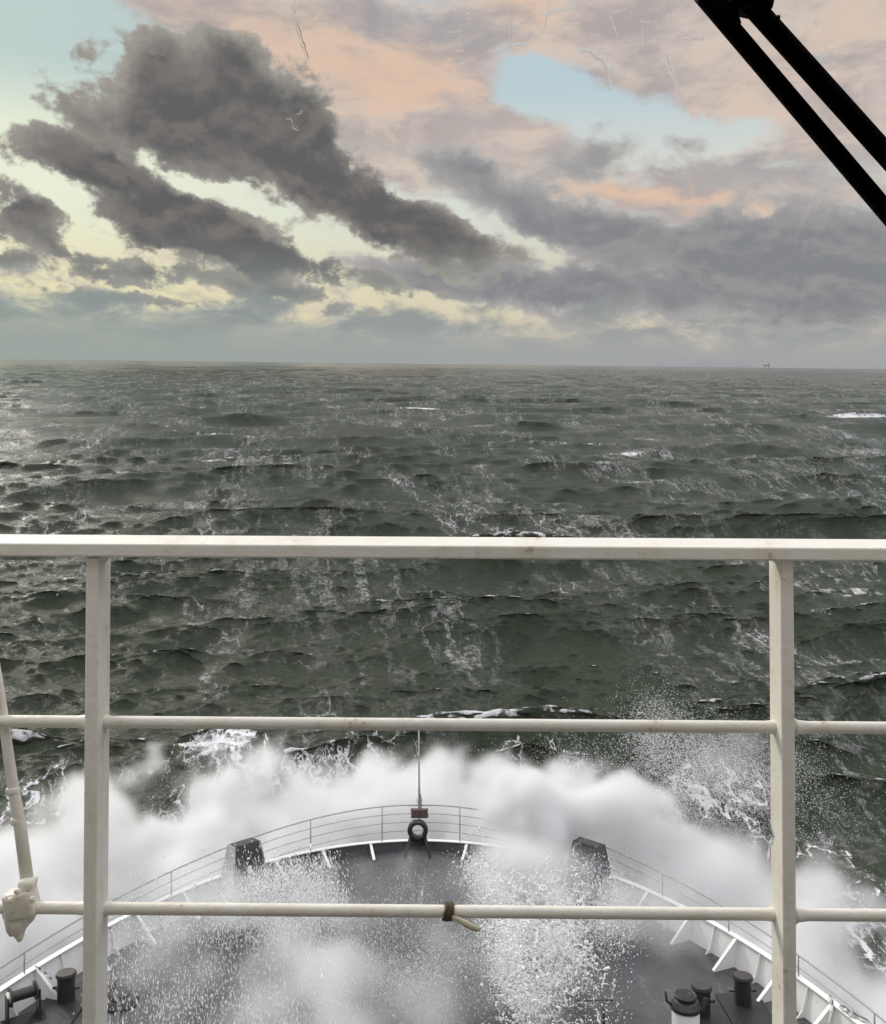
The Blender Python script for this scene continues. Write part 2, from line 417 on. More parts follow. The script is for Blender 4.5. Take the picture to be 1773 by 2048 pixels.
    at = me.attributes.new('crest', 'FLOAT', 'POINT'); at.data.foreach_set('value', foam.astype(np.float32))
    # churned white water just outside the spray
    fr = np.exp(-((rr - 26.8) / 2.6) ** 2) * (.48 + .34 * np.cos(19.4 * (ang + .055)) * np.where(ang < .12, 1, .4)) + .8 * np.exp(-((rr - 22) / 3.0) ** 2)
    at = me.attributes.new('churn', 'FLOAT', 'POINT'); at.data.foreach_set('value', fr.astype(np.float32))
    m, g, o = material('sea_water')
    tc = g.new('ShaderNodeTexCoord'); P = S(g, tc.outputs['Object'])
    def attr(n):
        nd = g.new('ShaderNodeAttribute', attribute_name=n); return S(g, nd.outputs['Fac'])
    crest, churn = attr('crest'), attr('churn')
    Pw = g.mapping(P, rot=(0, 0, R(-9)))                    # y along the wind
    Ps = g.mapping(Pw, scale=(1, .45, 1))
    warp = g.vm('SUBTRACT', g.noise(Ps, .5, 5, .62, out=1), (.5, .5, .5))
    warp2 = g.vm('SUBTRACT', g.noise(Ps, 3., 4, .6, out=1), (.5, .5, .5))
    Pq = g.vm('ADD', g.vm('ADD', Ps, g.vm('SCALE', warp, 3.4)), g.vm('SCALE', warp2, .45))
    def web(v, sc):
        n = g.new('ShaderNodeTexVoronoi', voronoi_dimensions='2D', feature='DISTANCE_TO_EDGE'); n.inputs['Scale'].default_value = sc
        g.put(n.inputs['Vector'], v); return S(g, n.outputs['Distance'])
    def ridge(v, sc, det, ro):
        n = g.noise(v, sc, det, ro)
        return 1. - g.m('ABSOLUTE', n - .5) * 2.
    brk = g.noise(Pw, 2.2, 5, .7)
    patch = g.noise(g.mapping(Pw, scale=(1, .5, 1)), .06, 5, .62, .6)
    patch2 = g.noise(g.mapping(Pw, scale=(1, .6, 1)), .26, 4, .6)
    pm = g.ss(patch * .6 + patch2 * .4, .455, .66)
    w1 = g.ss(web(Pq, .62), .085, .0); w2 = g.ss(web(Pq, 1.7), .13, .02)
    Pst = g.mapping(g.vm('ADD', Pw, g.vm('SCALE', warp, 3.0)), scale=(1, .07, 1))
    streak = g.ss(ridge(Pst, .30, 5, .62), .91, .995) + .3 * g.ss(ridge(g.vm('ADD', Pst, (9.1, 3.3, 0.)), .95, 4, .62), .92, 1.)
    sp_ = g.ss(g.noise(g.mapping(Pw, (40., 7., 0.), scale=(1, .3, 1)), .05, 4, .6, .4), .44, .66)
    scr = g.ss(brk, .34, .66)
    lace = w1 * .9 + w2 * .28 * pm
    thin = lace * g.ss(brk * .8 + pm * .5, .5, .95) * (pm * .8 + .05) + streak * scr * (sp_ * .42 + .015)
    # whitecaps on the steep crests
    mid_ = g.noise(g.mapping(Pw, scale=(1.6, 1, 1)), .55, 5, .68)
    cap = g.ss(crest + (brk - .5) * 1.0 + (patch2 - .5) * 1.0 + (mid_ - .5) * 2.4, .62, 1.2)
    # churned water near the bow
    ch = g.ss(churn * .9 + w1 * .28 + w2 * .2 + (patch2 - .5) * 1.6 + (brk - .5) * .4, .80, 1.12)
    foam_m = g.m('MINIMUM', thin * .85 + cap * .85 + ch * .9, 1.)
    wc = g.mix(g.noise(Pw, .03, 3, .5), (.024, .032, .020), (.037, .044, .027))
    colr = g.mix(foam_m, g.mix(pm * .35 + sp_ * .12, wc, (.085, .088, .072)), (.74, .73, .75))
    p = g.new('ShaderNodeBsdfPrincipled'); g.put(p.inputs['Base Color'], colr)
    g.put(p.inputs['Roughness'], g.lr(foam_m, 0, 1, .13, .8)); p.inputs['IOR'].default_value = 1.19
    g.put(p.inputs['Specular IOR Level'], g.lr(foam_m, 0, 1, .5, .1))
    Pb = g.vm('ADD', Pw, g.vm('SCALE', warp, 1.6))
    hgt = ridge(g.mapping(Pb, rot=(0, 0, .18), scale=(.26, 1, 1)), .55, 5, .6) * .24 + ridge(g.mapping(Pb, rot=(0, 0, -.22), scale=(.3, 1, 1)), 1.5, 6, .62) * .20 + g.noise(g.mapping(Pw, rot=(0, 0, -.1), scale=(.35, 1, 1)), 4.2, 6, .66, .3) * .16 + ridge(g.mapping(Pb, rot=(0, 0, .05), scale=(.3, 1, 1)), 4.0, 5, .62) * .075 + foam_m * .05
    b = g.new('ShaderNodeBump'); b.inputs['Strength'].default_value = 1.; b.inputs['Distance'].default_value = .56
    g.put(b.inputs['Height'], hgt); g.t.links.new(b.outputs[0], p.inputs['Normal'])
    g.t.links.new(p.outputs[0], o.inputs[0])
    ob = link('sea', me, m); tag(ob, 'rough grey green sea with foam streaks and whitecaps', 'sea', kind='structure')
build_sea()

# faint coast on the horizon
def build_hills():
    m, g, o = material('distant_coast')
    p = g.new('ShaderNodeBsdfDiffuse'); tc = g.new('ShaderNodeTexCoord')
    n = g.noise(S(g, tc.outputs['Object']), .002, 4)
    g.put(p.inputs[0], g.mix(n, (.235, .238, .25), (.255, .255, .268))); g.t.links.new(p.outputs[0], o.inputs[0])
    bm = bmesh.new(); rg = random.Random(3)
    loops = []
    front, ridge_, back = [], [], []
    for k in range(121):
        f = k / 120; a = R(10 + 24 * f); rr = 36000
        hh = (150 + 130 * math.sin(f * 9) + 70 * math.sin(f * 23 + 1) + 30 * math.sin(f * 61)) * math.sin(math.pi * min(1, f * 1.6 + .02)) ** .6 if f < .6 else (150 + 130 * math.sin(f * 9) + 70 * math.sin(f * 23 + 1) + 30 * math.sin(f * 61)) * .9
        hh = max(20, hh) * 1.1
        front.append((rr * math.sin(a), rr * math.cos(a), -5)); ridge_.append(((rr + 1200) * math.sin(a), (rr + 1200) * math.cos(a), hh)); back.append(((rr + 2500) * math.sin(a), (rr + 2500) * math.cos(a), -5))
    strip(bm, [front, ridge_, back])
    ob = obj('hills', bm, m, frame=Matrix.Identity(4), smooth=True); tag(ob, 'faint grey coast hills along the horizon', 'hills', kind='structure')
build_hills()

# ------------------------------------------------------------------ ship: foredeck, bulwark, hull
def outline(n=220, tmax=29.0):
    """cap line from port quarter round the stem to starboard; returns points (x, y), arc length from the stem"""
    th = np.linspace(0, math.pi / 2, n)
    t = 17.5 * (1 - np.cos(th)); w = 11.02 * np.sin(th)
    ext = np.linspace(17.5, tmax, 24)[1:]
    t = np.concatenate([t, ext]); w = np.concatenate([w, np.full(23, 11.02)])
    s = np.concatenate([[0], np.cumsum(np.hypot(np.diff(t), np.diff(w)))])
    return t, w, s
OT, OW, OS = outline()
def at_arc(a, inset=0., z=-CAP):
    """ship-frame point on the cap line at signed arc length a from the stem, moved inboard by inset"""
    s = abs(a); sg = 1 if a >= 0 else -1
    t = np.interp(s, OS, OT); w = np.interp(s, OS, OW)
    t2 = np.interp(s + .05, OS, OT); w2 = np.interp(s + .05, OS, OW)
    if s < .02: tg = Vector((1, 0, 0))
    else: tg = Vector((w2 - w, -(t2 - t), 0)).normalized()
    nin = Vector((tg.y, -tg.x, 0))            # inboard normal on starboard
    if nin.y > 0 and s < 25: nin = -nin
    if nin.x > 0: nin = -nin
    p = Vector((w, BOW_Y - t, z)) + nin * inset
    nn = nin.copy()
    if sg < 0: p.x = -p.x; nn.x = -nn.x
    p.x += AXIS_X
    return p, nn
def bi(a):    # how far its foot stands in from the cap
    return .12 + .10 * min(1, np.interp(abs(a), OS, OT) / 5.0)
def bh(a):   # bulwark height
    t = np.interp(abs(a), OS, OT); return .36 + .40 * min(1, t / 5.0)
SMAX = 36.0
ARC = np.concatenate([-np.linspace(SMAX, 0, 140), np.linspace(0, SMAX, 140)[1:]])
def build_ship():
    ship = empty('ship_bow', (AXIS_X, 20, -DECK), 'white bow of the ship with wet dark grey foredeck and low bulwark', 'ship')
    inv = ship.matrix_world.inverted() @ SHIP
    def part(name, bm, mat, **k):
        bmesh.ops.transform(bm, matrix=inv, verts=bm.verts)
        return obj(name, bm, mat, ship, **k)
    # deck: fine grid with camber
    bm = bmesh.new(); rows = []
    for a in np.linspace(.3, SMAX, 60):
        l, _ = at_arc(-a, bi(a), -CAP - bh(a)); r_, _ = at_arc(a, bi(a), -CAP - bh(a))
        rows.append([l.lerp(r_, k / 24) + Vector((0, 0, .10 * (1 - (2 * k / 24 - 1) ** 2))) for k in range(25)])
    strip(bm, rows); part('deck', bm, M_DECK2, smooth=True)
    # bulwark: outer plate, inner plate
    bm = bmesh.new()
    ins = [at_arc(a, bi(a) - .002, -CAP - bh(a) - .03)[0] for a in ARC]; intop = [at_arc(a, .06, -CAP - .012)[0] for a in ARC]
    outt = [at_arc(a, -.0, -CAP - .012)[0] for a in ARC]; outb = [at_arc(a, .05, -CAP - .75)[0] for a in ARC]
    strip(bm, [ins, intop, outt, outb]); bul = part('bulwark', bm, M_WHITE, smooth=False)
    bm = bmesh.new()
    strip(bm, [[at_arc(a, .15, -CAP - .012)[0] for a in ARC], [at_arc(a, .15, -CAP + .012)[0] for a in ARC], [at_arc(a, -.03, -CAP + .012)[0] for a in ARC], [at_arc(a, -.03, -CAP - .012)[0] for a in ARC]])
    c = obj('cap_rail', bm, M_WHITE, None); bmesh_fix(c, inv, bul)
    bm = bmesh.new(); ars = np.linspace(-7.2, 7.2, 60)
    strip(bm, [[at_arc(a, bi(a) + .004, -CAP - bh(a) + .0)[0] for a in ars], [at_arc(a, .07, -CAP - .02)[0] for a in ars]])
    part('bulwark_bow_shade', bm, M_DECK)  # deck grey laid over the white inner bow plate to carry its shade
    # hull below
    bm = bmesh.new()
    strip(bm, [outb_ for outb_ in ([at_arc(a, .05, -CAP - .75)[0] for a in ARC], [at_arc(a, .9, -CAP - 3)[0] for a in ARC], [at_arc(a, 2.2, -CAP - 7.5)[0] for a in ARC], [at_arc(a, 2.6, -CAP - 11)[0] for a in ARC])])
    part('hull', bm, M_WHITE, smooth=True)
    # brackets
    def bracket(a, full):
        hgt = bh(a); bm = bmesh.new()
        base, n = at_arc(a, bi(a) - .01, -CAP - hgt)
        tg = Vector((-n.y, n.x, 0)); th = .012
        if full:
            prof = [(-.10, hgt - .014), (.02, hgt - .014), (.78, .06), (.78, .0), (0, 0)]
        else:
            prof = [(-.10, hgt - .014), (-.02, hgt - .014), (.05, hgt * .6), (.14, .25 * hgt), (.30, .0), (0, 0)]
        vs = []
        for sg in (-1, 1):
            vs.append([bm.verts.new(base + n * (px - .05) + Vector((0, 0, pz + (.02 if pz == 0 else 0))) + tg * th * sg) for px, pz in prof])
        k = len(prof)
        bm.faces.new(vs[0]); bm.faces.new(list(reversed(vs[1])))
        for i in range(k): bm.faces.new((vs[0][i], vs[0][(i + 1) % k], vs[1][(i + 1) % k], vs[1][i]))
        if full:   # face flange along the sloping edge
            p0 = base + n * -.03 + Vector((0, 0, hgt - .012)); p1 = base + n * .74 + Vector((0, 0, .065))
            dv = (p1 - p0).normalized(); up = dv.cross(tg).normalized()
            w_ = .045
            q = [p0 - tg * w_, p0 + tg * w_, p1 + tg * w_, p1 - tg * w_]
            if up.z < 0: up = -up
            lo = [bm.verts.new(v) for v in q]; hi = [bm.verts.new(v + up * .014) for v in q]
            bm.faces.new(lo); bm.faces.new(hi)
            for i in range(4): bm.faces.new((lo[i], lo[(i + 1) % 4], hi[(i + 1) % 4], hi[i]))
        part('bulwark_bracket', bm, M_WHITE)
    for k in range(1, 11):
        for sg in (-1, 1):
            bracket(sg * 1.72 * k, True)
            if k >= 3: bracket(sg * 1.72 * (k + .5), False)
    return ship
def bmesh_fix(o, inv, parent):
    o.data.transform(inv); o.parent = parent; o.matrix_parent_inverse = Matrix.Identity(4); o.matrix_basis = Matrix.Identity(4)
SHIP_OBJ = build_ship()

def build_bow_rail():
    root = empty('bow_railing', (AXIS_X, BOW_Y, -CAP), 'thin grey pipe railing curving round the bow on top of the white bulwark', 'railing')
    inv = root.matrix_world.inverted() @ SHIP
    hr = lambda a: .42 + .80 * math.exp(-np.interp(abs(a), OS, OT) / 4.2)
    z0 = -CAP + .012
    amax = 30
    bm = bmesh.new()
    tube(bm, [at_arc(a, .05, z0 + hr(a))[0] for a in np.linspace(-amax, amax, 150)], .021, 8)
    bmesh.ops.transform(bm, matrix=inv, verts=bm.verts); obj('top_rail', bm, M_RAILW, root, smooth=True)
    for k in (1, 2, 3):
        ar = [a for a in np.linspace(-amax, amax, 301) if hr(a) - .30 * k > .045]
        if len(ar) < 3: continue
        bm = bmesh.new(); tube(bm, [at_arc(a, .05, z0 + hr(a) - .30 * k)[0] for a in ar], .012, 6)
        bmesh.ops.transform(bm, matrix=inv, verts=bm.verts); obj('rail', bm, M_RAILW, root, smooth=True)
    for k in range(-9, 10):
        a = 2.55 * k + (1.45 if k >= 0 else 1.45 - .2)
        p, n = at_arc(a, .05, z0); bm = bmesh.new()
        tube(bm, [p, p + Vector((0, 0, hr(a)))], .02, 8)
        bmesh.ops.transform(bm, matrix=inv, verts=bm.verts); obj('post', bm, M_RAILW, root, smooth=True)
build_bow_rail()

def local(root):
    inv = root.matrix_world.inverted() @ SHIP
    def part(name, bm, mat, parent=None, smooth=False, world=True):
        if world: bmesh.ops.transform(bm, matrix=inv, verts=bm.verts)
        return obj(name, bm, mat, parent or root, smooth)
    return part

# jackstaff at the stem with its brown box
def build_staff():
    foot = Vector((AXIS_X + .02, BOW_Y - .12, -CAP + .012))
    r = empty('jackstaff', foot, 'slim grey flagstaff with wire stays standing at the stem above the round fairlead', 'flagstaff')
    p = local(r)
    bm = bmesh.new(); top = sp(838, 1449, D=BOW_Y + .1)
    tube(bm, [foot + Vector((0, 0, .80)), foot.lerp(top, .45), foot.lerp(top, .46), top], [.048, .044, .036, .028], 10); p('pole', bm, M_RAILW, smooth=True)
    mid = foot.lerp(top, .30)
    for e in (Vector((.42, -.02, 1.22)), Vector((-.38, -.02, 1.22))):
        bm = bmesh.new(); tube(bm, [mid, foot + e], .016, 6); p('stay', bm, M_RAILW, smooth=True)
    bm = bmesh.new(); tube(bm, [foot.lerp(top, .40) + Vector((.05, -.04, 0)), mid + Vector((.10, -.05, -.25)), foot + Vector((.26, -.1, 1.05)), foot + Vector((.32, -.1, .85))], .014, 6); p('halyard', bm, M_DARKGREY, smooth=True)
    bm = bmesh.new()
    for sx in (-1, 1): tube(bm, [mid + Vector((0, 0, .05)), mid + Vector((.08 * sx, -.02, .12)), mid + Vector((.09 * sx, -.02, .24))], .013, 6)
    p('cleat', bm, M_RAILW, smooth=True)
    b = empty('locker_box', foot + Vector((0, -.13, .98)), 'small red brown box fixed to the stem rail under the flagstaff', 'box')
    bm = bmesh.new(); box(bm, (.58, .16, .27), bev=.012); bx_ = obj('case', bm, M_BROWN, b)
    bm = bmesh.new(); box(bm, (.61, .20, .025), bev=.006, loc=(0, -.0, .15)); obj('lid', bm, M_BROWN, b)
    bm = bmesh.new(); box(bm, (.03, .02, .30), bev=.004, loc=(0, -.091, -.02)); obj('hasp', bm, M_DARKGREY, b)
build_staff()

def build_ring():
    c = sp(836, 1660, D=BOW_Y - .55)
    foot = Vector((c.x, c.y, -CAP - .36 + .1))
    r = empty('bow_fairlead', foot, 'round black ring fairlead on splayed legs at the stem', 'fairlead')
    p = local(r)
    bm = bmesh.new(); M = Matrix.Translation(c) @ Matrix.Rotation(R(90), 4, 'X')
    prof = [(.20, .05), (.195, .10), (.22, .13), (.30, .135), (.35, .10), (.355, 0), (.35, -.10), (.30, -.135), (.22, -.13), (.195, -.10), (.19, 0)]
    seg = 40; rings = []
    for r_, z in prof:
        ring = []
        for k in range(seg):
            a = 2 * math.pi * k / seg; rr = r_
            x_, y_ = math.cos(a), math.sin(a)
            if r_ > .28 and y_ > .75: rr = r_ * (.93 / max(y_, .01)) if y_ > .93 else r_
            ring.append(bm.verts.new(M @ Vector((rr * x_, rr * y_, z))))
        rings.append(ring)
    for a, b in zip(rings, rings[1:] + rings[:1]):
        for k in range(seg): bm.faces.new((a[k], a[(k + 1) % seg], b[(k + 1) % seg], b[k]))
    p('ring', bm, M_BLACK, smooth=True)
    for sx in (-1, 1):
        bm = bmesh.new()
        a = c + Vector((.24 * sx, -.02, -.22)); b = Vector((c.x + .44 * sx, c.y - .28, -CAP - .34))
        dirv = (b - a); L = dirv.length
        Mx = Matrix.Translation((a + b) / 2) @ dirv.to_track_quat('Z', 'Y').to_matrix().to_4x4()
        box(bm, (.11, .05, L), Mx, bev=.008); p('leg', bm, M_BLACK)
    bm = bmesh.new(); box(bm, (.46, .14, .30), Matrix.Translation(c + Vector((0, .10, -.46))), bev=.02); p('pedestal', bm, M_BLACK)
build_ring()

def build_housings():
    for sg, lab in ((-1, 'dark roller housing with white tags on the port bulwark left of the flagstaff'), (1, 'dark roller housing half lost in spray on the starboard bulwark')):
        a = sg * 6.55
        p0, n = at_arc(a, .42, -CAP - .36)
        rz = math.atan2(n.y, n.x) + math.pi / 2       # local -y points inboard
        r = empty('roller_housing', p0, lab, 'fairlead', 'roller housings on the bow bulwark', rz)
        bm = bmesh.new()
        W, w, H, dB, dT = .66, .42, 1.38, .50, .26
        def ring(z, hw, d): return [(-hw, -d, z), (hw, -d, z), (hw, d * .6, z), (-hw, d * .6, z)]
        L = strip(bm, [ring(0, W, dB), ring(H, w, dT)], closed=True); bm.faces.new(L[1]); bm.faces.new(list(reversed(L[0])))
        bmesh.ops.bevel(bm, geom=list(bm.edges), offset=.02, segments=2, affect='EDGES')
        obj('casing', bm, M_DARKGREY, r)
        for sx in (-1, 1):
            bm = bmesh.new()
            pts = [(sx * (W + .012), -dB - .03, 0), (sx * (W + .012), dB * .6, 0), (sx * (w + .012), dT * .6, H), (sx * (w + .012), -dT - .03, H)]
            off = [(x_ + sx * .03, y_, z) for x_, y_, z in pts]
            A = [bm.verts.new(v) for v in pts]; B = [bm.verts.new(v) for v in off]
            bm.faces.new(A); bm.faces.new(B)
            for i in range(4): bm.faces.new((A[i], A[(i + 1) % 4], B[(i + 1) % 4], B[i]))
            obj('side_plate', bm, M_HOUSE if sg < 0 else M_DARKGREY, r)
        fy = lambda z: -(dB + (dT - dB) * z / H) - .015
        tilt = math.atan2(dB - dT, H)
        def tagm(name, x_, z, sx, sz):
            bm = bmesh.new(); box(bm, (sx, .018, sz), Matrix.Translation((x_, fy(z), z)) @ Matrix.Rotation(-tilt, 4, 'X'), bev=.003); obj(name, bm, M_LABEL, r)
        tagm('label_plate', .0, .62, .13, .22); tagm('label_plate', -.02, .95, .10, .06); tagm('step_bar', .08, .16, .42, .08)
build_housings()

# bollards
def bollard_at(x_, y_, lab, proto=[None]):
    z = -DECK + .03
    if proto[0] is None:
        r = empty('mooring_bollard', (x_, y_, z), lab, 'bollard', 'black mooring bollards on the foredeck')
        bm = bmesh.new(); lathe(bm, [(.21, 0), (.21, .60), (.245, .63), (.25, .66), (.235, .70), (.0, .705)], 32); obj('barrel', bm, M_BLACK, r, smooth=False)
        bm = bmesh.new(); lathe(bm, [(.22, .7065), (.222, .712), (.21, .716), (0, .718)], 32); obj('top_plate', bm, M_TOP, r)
        bm = bmesh.new(); box(bm, (1.08, 1.7, .05), bev=.01, loc=(0, -.4, .0)); obj('base_plate', bm, M_BLACK, r)
        bm = bmesh.new(); tube(bm, [(-.33, 0, .32), (.33, 0, .32)], .035, 10); obj('cross_pin', bm, M_BLACK, r, smooth=True)
        proto[0] = r; return r
    r = proto[0].copy(); COL.objects.link(r); r['label'] = lab
    r.matrix_world = SHIP @ Matrix.Translation((x_, y_, z)) 
    for c in proto[0].children:
        d = c.copy(); COL.objects.link(d); d.parent = r
    return r
bollard_at(7.43, 21.96, 'black bollard standing nearest the white starboard bulwark')
bollard_at(6.27, 21.49, 'black bollard beside the white mushroom ventilator on the starboard side')
bollard_at(-9.4, 22.1, 'black bollard next to the port bulwark left of the railing post')
bollard_at(-8.22, 21.6, 'port side black bollard half hidden behind the near railing post')

def build_vent(x_, y_, lab, trunk, proto=[None]):
    r = empty('mushroom_ventilator', (x_, y_, -DECK + .05), lab, 'ventilator', 'ventilators on the foredeck')
    bm = bmesh.new(); lathe(bm, [(.33, 0), (.335, .02), (.315, .05), (.31, .74), (.315, .80)], 32); obj('trunk', bm, trunk, r, smooth=False)
    bm = bmesh.new(); lathe(bm, [(.28, .78), (.345, .80), (.35, .88), (.28, .99), (.22, 1.02), (.0, 1.03)], 36); obj('skirt', bm, M_BLACK, r)
    bm = bmesh.new(); lathe(bm, [(.235, 1.03), (.25, 1.06), (.25, 1.10), (.225, 1.13), (.20, 1.115), (.165, 1.115), (.15, 1.135), (.10, 1.135), (.085, 1.12), (0, 1.12)], 36); obj('lid', bm, M_BLACK, r)
    bm = bmesh.new(); tube(bm, [(-.30, -.02, .86), (-.44, -.03, .98), (-.47, -.03, 1.2)], .028, 8); obj('lever', bm, M_BLACK, r, smooth=True)
    bm = bmesh.new(); box(bm, (.10, .04, .30), Matrix.Translation((.40, -.05, .92)) @ Matrix.Rotation(.35, 4, 'Y'), bev=.006); obj('stay_plate', bm, M_DARKGREY, r)
    for k in range(6):
        a = k * math.pi / 3 + .3
    return r
build_vent(5.56, 20.3, 'ventilator with white trunk and black lid on the starboard foredeck', M_WHITE)
build_vent(-7.45, 20.4, 'ventilator with pale grey trunk behind the near left railing post', M_RAILW)

def build_roller():
    c = sp(46, 1988, D=21.2)
    r = empty('mooring_roller', Vector((c.x, c.y, -DECK + .03)), 'dark mooring roller with a pale round end beside the port bulwark', 'roller', rotz=R(-52))
    h = c.z + DECK - .03
    bm = bmesh.new(); lathe(bm, [(.10, -.30), (.22, -.30), (.22, -.26), (.13, -.24), (.13, .24), (.22, .26), (.22, .30), (.10, .30)], 28, Matrix.Translation((0, 0, h)) @ Matrix.Rotation(R(90), 4, 'X')); obj('drum', bm, M_BLACK, r)
    bm = bmesh.new(); lathe(bm, [(.13, 0), (.14, .03), (.10, .06), (0, .065)], 28, Matrix.Translation((0, -.30, h)) @ Matrix.Rotation(R(90), 4, 'X')); obj('end_cap', bm, M_CREAM, r)
    for sy in (-1, 1):
        bm = bmesh.new(); box(bm, (.30, .04, h + .05), bev=.01, loc=(0, .35 * sy, (h + .05) / 2)); obj('bracket', bm, M_BLACK, r)
    bm = bmesh.new(); box(bm, (.6, 1.0, .05), bev=.01); obj('base_plate', bm, M_BLACK, r)
build_roller()

def build_stand():
    c = sp(1208, 2001, D=20.9)
    r = empty('deck_stand', Vector((c.x, c.y, -DECK + .05)), 'thin dark T shaped stand on the wet deck left of the ventilator', 'stand')
    h = c.z + DECK - .05
    bm = bmesh.new(); tube(bm, [(0, 0, 0), (0, 0, h)], .028, 8); obj('post', bm, M_DARKGREY, r, smooth=True)
    bm = bmesh.new(); tube(bm, [(-.62, 0, h), (.22, 0, h)], .026, 8); obj('crossbar', bm, M_DARKGREY, r, smooth=True)
    bm = bmesh.new(); lathe(bm, [(.12, 0), (.12, .02), (.04, .03)], 16); obj('foot', bm, M_DARKGREY, r)
build_stand()

# ------------------------------------------------------------------ bridge front railing
RD = 2.2
def build_bridge_rail():
    root = empty('bridge_railing', sp(886, 1095, D=RD), 'cream painted guard rail in front of the bridge with two flat posts', 'railing')
    p = local(root)
    def pt(px, py, D=RD): return sp(px, py, D=D)
    xl, xr = -700, 2500
    yl = lambda px, y0, y1: y0 + (y1 - y0) * px / 1773
    # handrail: flat topped bar with rounded shoulders
    bm = bmesh.new(); s = RD / F
    prof = [(-.014, 0), (-.018, .004), (-.018, 23.5 * s), (-.0165, 26 * s), (-.012, 27.5 * s), (.036, 42.5 * s), (.042, 42 * s), (.047, 38 * s), (.047, 0)]
    loops = []
    for px in np.linspace(xl, xr, 40):
        b = pt(px, yl(px, 1112, 1122))
        loops.append([b + Vector((0, dy, dz)) for dy, dz in prof])
    L = strip(bm, loops, closed=True); bm.faces.new(L[0]); bm.faces.new(L[-1]); p('handrail', bm, M_CREAM, smooth=False)
    # posts: flat bars set edge to the view, leaning slightly
    for (tx, bx, toL) in ((184.5, 177, 1), (1575.5, 1582, -1)):
        bm = bmesh.new()
        t = pt(tx, 1116); b = pt(bx, 2048, D=RD * .985)
        b = t + (b - t) * 1.32
        ax = (b - t).normalized(); side = Vector((1, 0, 0)); fw = Vector((0, 1, 0)); hw = 13 * s; dp = .082
        rings = []
        for q in (t, b):
            rings.append([q + side * (sx * (hw - c1)) + fw * (yy + c2) for sx, yy, c1, c2 in ((-1, 0, .003, 0), (1, 0, .003, 0), (1, 0, 0, .003), (1, dp, 0, -.003), (1, dp, .003, 0), (-1, dp, .003, 0), (-1, dp, 0, -.003), (-1, 0, 0, .003))])
        L = strip(bm, rings, closed=True); bm.faces.new(L[0]); bm.faces.new(L[1])
        post = p('post', bm, M_CREAM)
        bm = bmesh.new()     # weld collar at the top
        tube(bm, [t + fw * .04 + Vector((0, 0, .006)), t + fw * .04 - Vector((0, 0, .012))], [.036, .02], 14)
        obj_ = p('weld', bm, M_CREAM, post, smooth=True)
        obj_.matrix_parent_inverse = Matrix.Identity(4)
    # pipes between the posts
    for y0, y1 in ((1442.5, 1456), (1815, 1831)):
        for x0, x1 in ((xl, 186), (196, 1563), (1586, xr)):
            bm = bmesh.new(); D = RD + .04
            xs = [x0] + ([x0 + 9, x0 + 30] if x0 > xl else []) + list(np.linspace(x0 + 60, x1 - 60, 6)) + ([x1 - 30, x1 - 9] if x1 < xr else []) + [x1]
            rr = [.0155] * len(xs)
            if x0 > xl: rr[0] = .026; rr[1] = .019
            if x1 < xr: rr[-1] = .026; rr[-2] = .019
            tube(bm, [pt(px, yl(px, y0, y1), D) for px in xs], rr, 20); p('pipe_rail', bm, M_CREAM, smooth=True)
build_bridge_rail()

def build_rope():
    c = sp(897, 1823, D=RD + .04)
    r = empty('rope_lashing', c, 'frayed brown rope knot with a pale tail tied on the lower rail', 'rope')
    bm = bmesh.new(); rg = random.Random(4)
    for k in range(7):
        pts = []
        for i in range(15):
            a = i / 14 * 2 * math.pi * 1.05 + rg.random() * .2
            rad = .018 + rg.random() * .005
            pts.append(((k - 3) * .0042 + rg.uniform(-.003, .003) + .005 * math.sin(a), rad * math.cos(a), rad * math.sin(a)))
        tube(bm, pts, .0042, 6)
    for k in range(26):
        a = rg.uniform(0, 6.28); b = Vector((rg.uniform(-.014, .014), .017 * math.cos(a), .017 * math.sin(a)))
        e = b * 1.0 + Vector((rg.uniform(-.02, .02), math.cos(a) * rg.uniform(.004, .012), math.sin(a) * rg.uniform(.004, .016)))
        tube(bm, [b, b.lerp(e, .5) + Vector((rg.uniform(-.003, .003), 0, 0)), e], [.0016, .001, .0005], 4)
    bmesh.ops.scale(bm, vec=(.72, .92, .92), verts=bm.verts)
    obj('knot', bm, M_ROPE, r, smooth=True)
    bm = bmesh.new(); tail = [sp(906, 1834, D=RD + .02) - c, sp(922, 1842, D=RD + .01) - c, sp(940, 1852, D=RD) - c, sp(955, 1859, D=RD) - c, sp(962, 1858, D=RD) - c]
    tube(bm, tail, [.005, .007, .008, .007, .003], 12); o = obj('tail', bm, M_TAIL, r, smooth=True)
build_rope()

